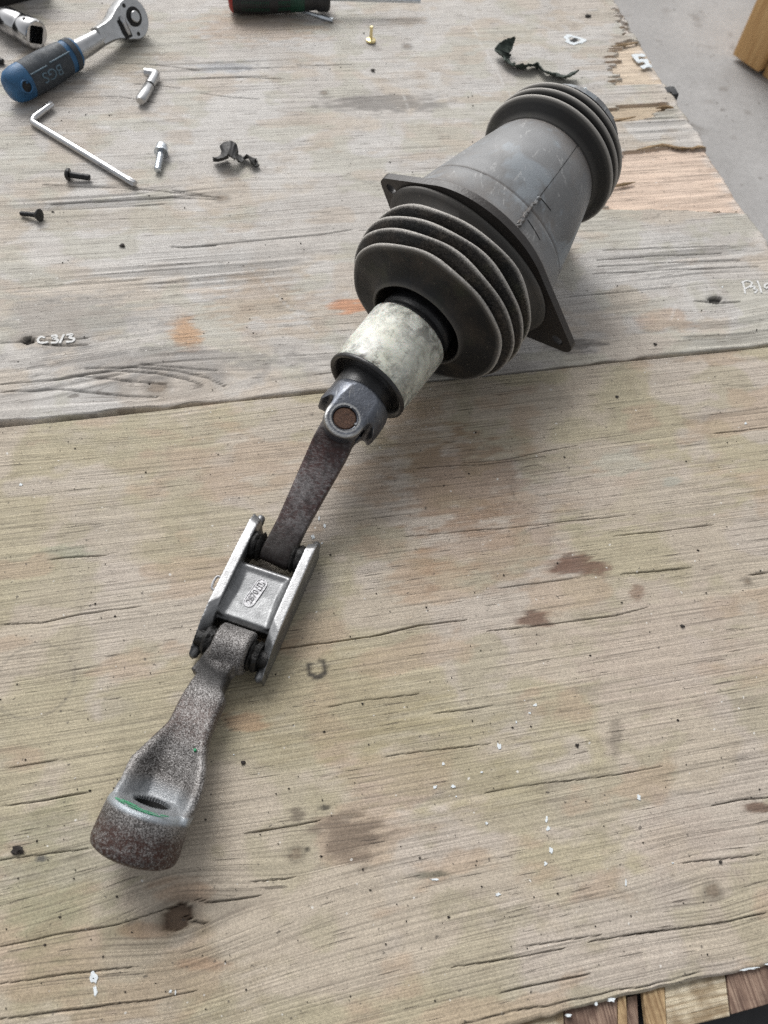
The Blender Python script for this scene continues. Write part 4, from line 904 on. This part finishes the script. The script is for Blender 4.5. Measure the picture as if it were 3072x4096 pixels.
# ------------------------------------------------------------------ tools and fasteners
# ratchet, lying on its narrow edge with the drive pointing away
H0, H1 = at(70, 335, .0155), at(520, 82, .0165); rd = nrm((H1 - H0) * [1, 1, 0]); ry = np.array([-rd[1], rd[0], 0]); LR = np.linalg.norm((H1 - H0)[:2])
RO = R_(24); zu = np.array([0, 0, 1.]); FR = Fr(np.array([H0[0], H0[1], .0150]) - (zu * math.cos(RO) + ry * math.sin(RO)) * .0150, rd, ry * math.cos(RO) - zu * math.sin(RO), zu * math.cos(RO) + ry * math.sin(RO)); ry, rz_ = FR.y, FR.z
rt = root('ratchet', (H0[0], H0[1], 0), 'chrome ratchet with blue and dark grey grip, lying near the left border', 'ratchet')
def esec(x, zc, ry_, rz, n=28): return FR([(x * KX if x < .08 else x, ry_ * math.cos(a), zc + rz * math.sin(a)) for a in np.linspace(0, 2 * math.pi, n, endpoint=False)])
KX = .91
hx = [(-.012, .004, .005), (-.0105, .0085, .010), (-.006, .0115, .0132), (.002, .0125, .0146), (.010, .0125, .0148)]
obj('grip_butt', loft([esec(x, .0150, a, b) for x, a, b in hx]), 'grip_blue', rt, angle=60)
gx = [(.0095, .0124, .0147), (.020, .0128, .0149), (.035, .0128, .0149), (.050, .0124, .0143), (.0585, .0120, .0138)]
gp = obj('grip', loft([esec(x, .0150, a + .0002, b + .0002) for x, a, b in gx]), 'grip_dark', rt, angle=60)
obj('grip_collar', loft([esec(x, .0150, a, b) for x, a, b in ((.058, .0117, .0136), (.0635, .0114, .0132), (.0645, .0120, .0136), (.071, .0120, .0134), (.0735, .0108, .0120), (.0738, .006, .007))]), 'grip_blue', rt, angle=60)
obj('grip_band', loft([esec(x, .0150, a, b) for x, a, b in ((.0642, .0124, .0139), (.0702, .0123, .0137))]), 'grip_dark', rt, angle=60)
def gside(x, z, lift=0.):
    a = np.interp(x, [t_[0] for t_ in gx], [t_[1] for t_ in gx]); b = np.interp(x, [t_[0] for t_ in gx], [t_[2] for t_ in gx]); s = np.clip((z - .0150) / b, -.99, .99)
    return FR([(x * KX, -(a + .0002 + lift) * math.sqrt(1 - s * s), z)])[0]
V, Fq = text_mesh('BGS', .0150, .0003)
Vw = np.array([gside(.032 - p[0] * .95, .0118 - p[1] * .80, .0002 + p[2]) for p in V]); obj('grip_lettering', (Vw, Fq), 'grip_letter', gp, smooth=False)
for x0, x1, z0, z1 in ((.010, .030, .0185, .0190), (.034, .060, .0195, .0200)):
    obj('grip_line', tube([gside(x0 + (x1 - x0) * t_, z0, .0001) for t_ in np.linspace(0, 1, 8)], .0006, 6), 'grip_letter', gp)
hc = FR([(.000, -.0128, .0125)])[0]; fo = Fr(hc, rd, rz_, -ry)
obj('hang_hole', lathe(fo, [(-.004, .0044), (.0006, .0044), (.0008, .0052), (-.003, .0058)], 24, False), 'grip_blue', rt); obj('hang_hole_bottom', lathe(fo, [(-.002, .0043), (-.0004, .0043)], 20), 'dark_hole', rt)
sx_ = [(.072, .0070, .0090, .0150), (.0805, .0062, .0085, .0150), (.098, .0058, .0075, .0155), (.112, .0060, .0080, .0160), (.124, .0068, .0105, .0165), (LR - .006, .0072, .0150, .0170)]
obj('shaft', loft([esec(x, zc, a, b) for x, a, b, zc in sx_]), 'satin_chrome', rt, angle=60)
fh = Fr(FR([(LR, 0, .0175)])[0], rd, rz_, -ry)         # head disc, axis out of the face
def tear(r, L): 
    pts = [(r * math.cos(a), r * math.sin(a)) for a in np.linspace(-2.1, 2.1, 34)]; e = [(-.0125, .0140), (-.0175, .0112), (-.0230, .0088), (-.0300, .0076), (-.0400, .0072)]; return pts + e + [(x, -y) for x, y in e[::-1]]
mm = M(); secs = []
for z, k in ((-.0085, .86), (-.0072, .96), (-.004, 1.0), (.004, 1.0), (.0066, .98), (.0074, .93)): secs.append(fh([(x * (k if x > 0 else 1), y * k, z * (1 - .25 * sst(np.array(-x), .01, .04))) for x, y in tear(.0175, .030)]))
hd = obj('head', loft(secs), 'satin_chrome', rt, angle=40)
obj('drive_ring', lathe(Fr(fh([(.0015, .001, 0)])[0], fh.x, fh.y, fh.z), [(.006, .0082), (.0077, .0082), (.0079, .0076)], 32, True), 'dark_hole', hd)
obj('drive_button', lathe(Fr(fh([(.0015, .001, 0)])[0], fh.x, fh.y, fh.z), [(.005, .0048), (.0095, .0048), (.0102, .0042)], 28), 'satin_chrome', hd)
for x, y in ((-.0040, .0122), (-.0020, -.0125)): obj('cover_screw', lathe(Fr(fh([(x, y, 0)])[0], fh.x, fh.y, fh.z), [(.005, .0018), (.0076, .0018)], 14), 'dark_hole', hd)
obj('selector_slot', box(fh, -.0175, -.0090, -.0120, .0045, .004, .00775), 'dark_hole', hd, bevel=.0006)
obj('selector', loft([fh([(-.0125 + w * math.cos(a) * .9, y + .0, .0080 + .0028 * w / .003 * max(0, math.sin(a))) for a in np.linspace(0, 2 * math.pi, 12, endpoint=False)]) for y, w in ((-.0095, .0014), (-.006, .0024), (.000, .0024), (.004, .0030), (.0062, .0018))]), 'satin_chrome', hd)
bs = obj('bit_socket', lathe(Fr(fh.o, fh.x, fh.y, -fh.z), [(.006, .0075), (.022, .0075), (.0235, .0068)], 32), 'satin_chrome', rt)
obj('star_bit', lathe(Fr(fh.o, fh.x, fh.y, -fh.z), [(.020, .0045), (.030, .0045), (.031, .0036), (.0385, .0034), (.039, .0028)], 36, rfun=lambda s, r, th: r * (1 + (.12 * np.cos(6 * th) if s > .0305 else 0 * th))), 'zinc', bs)

# socket with square mouth, half out of the picture
S1 = at(146, 140, .0128); S0 = at(-120, 6, .0128); sdv = nrm((S1 - S0) * [1, 1, 0]); FS = frame_axis(S1, sdv)
st_ = root('socket_adapter', (S1[0], S1[1], 0), 'chrome socket adapter with square mouth at the left border', 'socket')
obj('body', lathe(FS, [(-.090, .0085), (-.0415, .0085), (-.0408, .0112), (-.0395, .0118), (-.0215, .0118), (-.0195, .0112), (-.0170, .0114), (-.0145, .0126), (-.0020, .0128), (0, .0120), (.0003, .0112)], 48, False), 'chrome', st_, angle=45)
n = 48; th = np.linspace(0, 2 * math.pi, n, endpoint=False); sq = .0074 / np.maximum(np.abs(np.cos(th - math.pi / 4 + .3)), np.abs(np.sin(th - math.pi / 4 + .3)))
sq = np.minimum(sq, .0096)
secs = [FS(np.stack([.0112 * np.cos(th), .0112 * np.sin(th), np.full(n, .0003)], 1)), FS(np.stack([sq * np.cos(th), sq * np.sin(th), np.full(n, -.0002)], 1)), FS(np.stack([sq * np.cos(th), sq * np.sin(th), np.full(n, -.014)], 1))]
v, f = loft(secs, False); f.append(tuple(range(2 * n, 3 * n))); obj('square_mouth', (v, f), 'chrome', st_, angle=30)
obj('ball_hole', tube([FS([(.002, .0122, -.008)])[0], FS([(.002, .0129, -.008)])[0]], [.0016, .0016], 12), 'dark_hole', st_)
obj('mouth_floor', lathe(FS, [(-.0135, .0092), (-.0130, .0092)], 24), 'dark_hole', st_)

# L-shaped star key
kz = .0030; kp = [au(113, 224, .0045), au(66, 261, kz), au(292, 398, kz)]; d1, d2 = nrm(kp[0] - kp[1]), nrm(kp[2] - kp[1]); bend = []
for t_ in np.linspace(0, 1, 9): bend.append((1 - t_) ** 2 * (kp[1] + d1 * .006) + 2 * t_ * (1 - t_) * kp[1] + t_ ** 2 * (kp[1] + d2 * .006))
L1 = np.linalg.norm(kp[0] - kp[1]); L2 = np.linalg.norm(kp[2] - kp[1])
path = [kp[0], kp[0] - d1 * .0006, kp[0] - d1 * .0058, kp[0] - d1 * .0064] + bend + [kp[2] - d2 * .0084, kp[2] - d2 * .0078, kp[2] - d2 * .0006, kp[2]]
n = len(path); rr = np.full(n, kz); rr[[0, -1]] = kz * .75; rr[[1, 2, -2, -3]] = kz * .93
thing('star_key', tube(path, rr, 36, shape=lambda th, i: 1 + (.13 * np.cos(6 * th) if (i < 3 or i > n - 4) else 0 * th)), 'chrome', 'bright L-shaped star key lying below the ratchet grip', 'hex key', angle=50)

# stubby bent locking pin
pa, pb, pc = au(313, 156, .0050), au(338, 160, .0048), au(303, 219, .0048); d1, d2 = nrm(pa - pb), nrm(pc - pb)
lp = root('bent_pin', (pb[0], pb[1], 0), 'short silver bent pin with a grooved thick end beside the ratchet', 'pin')
obj('stem', tube([pa, pb + d1 * .003, pb + d1 * .0008 + d2 * .0008, pb + d2 * .004, pb + (pc - pb) * .42], [.0036, .0040, .0044, .0044, .0044], 20), 'satin_chrome', lp, angle=50)
obj('groove', tube([pb + (pc - pb) * .41, pb + (pc - pb) * .46], [.0036, .0036], 20), 'black_oxide', lp)
obj('thick_end', tube([pb + (pc - pb) * .45, pb + (pc - pb) * .47, pb + (pc - pb) * .95, pc], [.0040, .0047, .0047, .0036], 20, shape=lambda th, i: 1 - .12 * (np.abs(np.sin(th)) > .8)), 'satin_chrome', lp, angle=40)

def bolt(name, label, ph, pe, r, head, mat, group=None, washer=False, sock=True):
    d = nrm(pe - ph); fr = frame_axis(ph, d); L = np.linalg.norm(pe - ph)
    b = root(name, (ph[0], ph[1], 0), label, 'screw', group)
    hp = obj('head', lathe(fr, head, 32), mat, b, angle=40)
    if sock:
        obj('socket_recess', lathe(fr, [(head[0][0] - .0001, r * .62), (head[0][0] + .0004, r * .62)], 6), 'dark_hole', hp, smooth=False)
    pr = []; pit = r * .36; s = head[-1][0]
    pr.append((s, r * .92))
    while s < L - .001: pr += [(s, r * .86), (s + pit * .5, r * 1.0)]; s += pit
    pr += [(L - .0004, r * .86), (L, r * .66)]
    obj('thread', lathe(fr, pr, 20), mat, b, angle=80)
    if washer: obj('washer', lathe(fr, [(head[-1][0] - .0002, r * .9), (head[-1][0] - .0002, r * 1.95), (head[-1][0] + .0014, r * 1.95), (head[-1][0] + .0014, r * .9)], 28), mat, b, angle=30)
    return b
bolt('cap_screw', 'silver socket cap screw with washer, right of the star key', au(349, 324, .0055), au(340, 369, .0032), .0030, [(-.0045, .0030), (-.0045, .0046), (-.0040, .0050), (.0015, .0050), (.0020, .0046)], 'zinc', washer=True)
bolt('button_screw', 'black button-head screw beside the long end of the star key', au(149, 377, .0046), au(195, 384, .0028), .0026, [(-.0034, .0010), (-.0032, .0026), (-.0020, .0044), (-.0004, .0051), (.0003, .0050)], 'black_oxide')
bolt('flat_head_screw', 'greasy black flat-head screw under the button-head screw', au(84, 465, .0046), au(44, 461, .0022), .0019, [(-.0012, .0035), (-.0010, .0048), (-.0004, .0048), (.0036, .0020)], 'black_oxide')
bolt('dark_screw', 'dark screw tip poking in at the left border', au(-30, 124, .0045), au(8, 134, .0024), .0028, [(-.0034, .0030), (-.0030, .0046), (.0003, .0050)], 'black_oxide')
# brass rivet standing on its head
b0 = au(801, 90, 0); fr = Fr(b0, [1, 0, 0], [0, 1, 0], [0, 0, 1]); rv = root('brass_rivet', b0, 'small brass rivet standing upright on its round head', 'rivet')
obj('head', lathe(fr, [(0, .0030), (.0006, .0048), (.0014, .0050), (.0026, .0046), (.0032, .0026), (.0036, .0017)], 28), 'brass', rv, angle=40); obj('shank', lathe(fr, [(.003, .0016), (.0125, .0015), (.0132, .0018), (.0140, .0018), (.0146, .0012)], 20), 'brass', rv, angle=40)

# screwdriver along the top border and loose bit rod
D0, D1 = au(492, -8, .0150), au(712, -6, .0150); dd = nrm((D1 - D0) * [1, 1, 0]); FD = frame_axis(D0, dd); LD = np.linalg.norm(D1 - D0)
sv = root('screwdriver', (D0[0], D0[1], 0), 'black and green screwdriver handle with red end at the top border', 'screwdriver')
obj('end_cap', lathe(FD, [(0, .006), (.0006, .0105), (.0022, .0128), (.0044, .0140)], 40), 'driver_red', sv, angle=60)
gh = obj('handle', lathe(FD, [(.0042, .0139), (.0085, .0146), (.016, .0150), (.034, .0150), (.046, .0144), (LD - .020, .0118), (LD - .014, .0112), (LD - .011, .0128), (LD - .003, .0130), (LD, .0108)], 48), 'driver_black', sv, angle=60)
for s0, s1 in ((.014, .040), (.050, .068)):
    for k in range(3):
        a = R_(-22 + k * 24); mm = M(); rows = []
        for s in np.linspace(s0, s1, 14):
            mm.add(*tube([FD([(np.interp(s, [.0085, .034, .046, LD - .02], [.0144, .0150, .0144, .0118]) * math.cos(a + da), np.interp(s, [.0085, .034, .046, LD - .02], [.0144, .0150, .0144, .0118]) * math.sin(a + da), s)])[0] for da in (-.14, 0, .14)], .0006, 5))
        g_ = obj('grip_ribs', mm, 'driver_green', gh)
obj('collar_band', lathe(FD, [(LD - .040, .0134), (LD - .034, .0131), (LD - .026, .0125)], 40, False), 'driver_green', sv)
obj('blade', tube([D1 - dd * .004, D1 + (au(908, 1, .013) - D1) * .6, au(908, 1, .013)], [.0032, .0030, .0026], 14), 'zinc', sv)
r0, r1 = au(612, 12, .0030), au(719, 44, .0020)
thing('bit_rod', tube([r0, r0 + (r1 - r0) * .74, r0 + (r1 - r0) * .76, r1], [.0018, .0018, .0024, .0022], 6), 'zinc', 'thin grey bit rod sticking out from under the screwdriver', 'rod', angle=30)
# black case corner, top left
c0 = au(0, 22, 0); c1 = au(110, -6, 0); dx = nrm((c1 - c0) * [1, 1, 0]); fr = frame_flat(c0, dx)
cs = root('tool_case', c0, 'black tool case corner in the top left of the picture', 'case')
obj('shell', box(fr, -.12, .055, .003, .12, .0, .030), 'black_plastic', cs, bevel=.004); obj('lid', box(fr, -.12, .056, .002, .12, .0305, .045), 'black_plastic', cs, bevel=.004)

# torn scraps of rubber and tape
def ribbon(pts, wid, th=.0007, twist=None, n=8):
    P = smooth_path(pts, n); k = len(P); T = np.gradient(P, axis=0); secs = []; wv = np.interp(np.linspace(0, 1, k), np.linspace(0, 1, len(wid)), wid)
    tv = np.interp(np.linspace(0, 1, k), np.linspace(0, 1, len(twist)), twist)
    for i in range(k):
        t_ = nrm(T[i]); s = nrm(np.cross(t_, [0, 0, 1])); u_ = np.cross(s, t_); w = math.cos(tv[i]) * s + math.sin(tv[i]) * u_; q_ = np.cross(t_, w)
        bow = .25 * wv[i]
        secs.append(np.array([P[i] + w * wv[i] - q_ * 0, P[i] + w * wv[i] * .4 + q_ * bow * .6, P[i] - w * wv[i] * .4 + q_ * bow * .6, P[i] - w * wv[i], P[i] - w * wv[i] - q_ * th, P[i] - w * wv[i] * .4 + q_ * (bow * .6 - th), P[i] + w * wv[i] * .4 + q_ * (bow * .6 - th), P[i] + w * wv[i] - q_ * th]))
    v, f = loft(secs); v[:, 2] = np.maximum(v[:, 2], .0003); return v, f
rs = ribbon([au(476, 346, .0012), au(479, 334, .0085), au(492, 322, .0125), au(506, 328, .0105), au(514, 340, .0050), au(526, 344, .0020), au(538, 340, .0045), au(546, 346, .0050), au(551, 354, .0022), au(558, 356, .0012)], [.006, .0078, .0085, .0080, .0055, .0034, .0036, .0042, .0050, .0035], th=.0014, twist=[.2, .1, 0, -.15, -.3, .3, .9, .4, .1, .2])
rs[0][:] += np.random.default_rng(8).normal(0, .00028, rs[0].shape); rs[0][:, 2] = np.maximum(rs[0][:, 2], .0003)
thing('rubber_scrap', rs, 'rubber_plain', 'curled scrap of black rubber on the bare board left of centre', 'scrap', angle=60)
ts = ribbon([au(1112, 82, .013), au(1098, 96, .009), au(1086, 112, .005), au(1092, 128, .0035), au(1106, 138, .0045), au(1126, 146, .0030), au(1146, 140, .0055), au(1160, 142, .0030), au(1180, 156, .0050), au(1200, 162, .0025), au(1222, 166, .0040), au(1247, 154, .0070)], [.0010, .0055, .0085, .0080, .0060, .0085, .0050, .0042, .0048, .0070, .0066, .0030], th=.0010, twist=[.9, .6, .2, .8, .3, .9, .5, 1.0, .6, .3, .5, .7], n=6)
ts[0][:] += np.random.default_rng(9).normal(0, .00045, ts[0].shape); ts[0][:, 2] = np.maximum(ts[0][:, 2], .0003)
thing('tape_scrap', ts, 'rag_green', 'crumpled strip of dark green tape above the rear bellows', 'scrap', angle=40)
# dark clip on the right-hand border of the bench
ck = au(1450, 196, -.002); fr = frame_flat(ck, (TC, TS)); kl = root('edge_clip', (ck[0], ck[1], -.02), 'small black clip hooked over the right edge of the bench', 'clip')
obj('hook', box(fr, -.002, .005, -.008, .006, -.014, .0012), 'black_plastic', kl, bevel=.001); obj('tongue', box(fr, -.007, -.0015, -.005, .004, .0004, .0018), 'black_plastic', kl, bevel=.0005)

# crumbs
def lump(c, r, sq=.6, n=7, seed=0):
    rg = random.Random(seed); v = []; f = []
    bm = bmesh.new(); bmesh.ops.create_icosphere(bm, subdivisions=2, radius=1)
    for q in bm.verts:
        k = rg.uniform(.45, 1.35); v.append((c[0] + q.co.x * r * k, c[1] + q.co.y * r * k * .8, max(.0002, c[2] + q.co.z * r * sq * k + r * sq * .7)))
    f = [tuple(w.index for w in p.verts) for p in bm.faces]; bm.free(); return np.array(v), f
for i, (u, v, r, lab) in enumerate(((1474, 1353, .0017, 'black oval crumb on the right half of the near board'), (38, 1836, .0042, 'brown crumbly lump at the lower left border'), (525, 1647, .0018, 'dark crumb right of the forged steel arm'), (1270, 36, .0040, 'black nub near the top right corner of the bench'),
                                    (1332, 857, .0017, 'dark crumb on the near board just below the flange ear'), (1415, 744, .0018, 'tiny dark crumb on the seam at the right'), (264, 531, .0030, 'black chip on the far board left of the short crack'), (114, 458, .0017, 'crumb beside the greasy flat-head screw'),
                                    (805, 153, .0030, 'small dark splinter below the brass rivet'), (786, 72, .0014, 'speck of dirt left of the brass rivet'), (1246, 1610, .0016, 'faint dark crumb in the lower right of the near board'), (1556, 1862, .0014, 'dark speck close to the small round knot'))):
    c = au(u, v); o = thing('debris_crumb', lump(c, r * .75, .4, seed=i), 'crumb', lab, 'debris', 'single dark crumbs on the bench', origin=(c[0], c[1], 0))
rgc = random.Random(5); mm = M()
for i in range(420):
    u, v = rgc.uniform(0, 1659), rgc.uniform(0, 2180); c = au(u, v); t_ = to_t(c)
    if t_[0] > EDGE_X - .01 or t_[1] < NEAR_Y + .006 or abs(t_[1] - SEAM_Y) < .003: continue
    r = rgc.choice((.0003, .0004, .0005, .0007)); ce = [(c[0] + r * x * rgc.uniform(.6, 1.5), c[1] + r * y * rgc.uniform(.5, 1.3), z * r + .0001) for x, y, z in ((1, 0, 0), (0, 1, 0), (-1, 0, 0), (0, -1, 0), (.2, .1, .9))]
    mm.add(ce, [(0, 1, 4), (1, 2, 4), (2, 3, 4), (3, 0, 4), (3, 2, 1, 0)])
g = obj('fine_crumbs', mm, 'crumb', smooth=False); g['kind'] = 'stuff'; g['label'] = 'fine dark grit scattered over the boards'; g['category'] = 'grit'
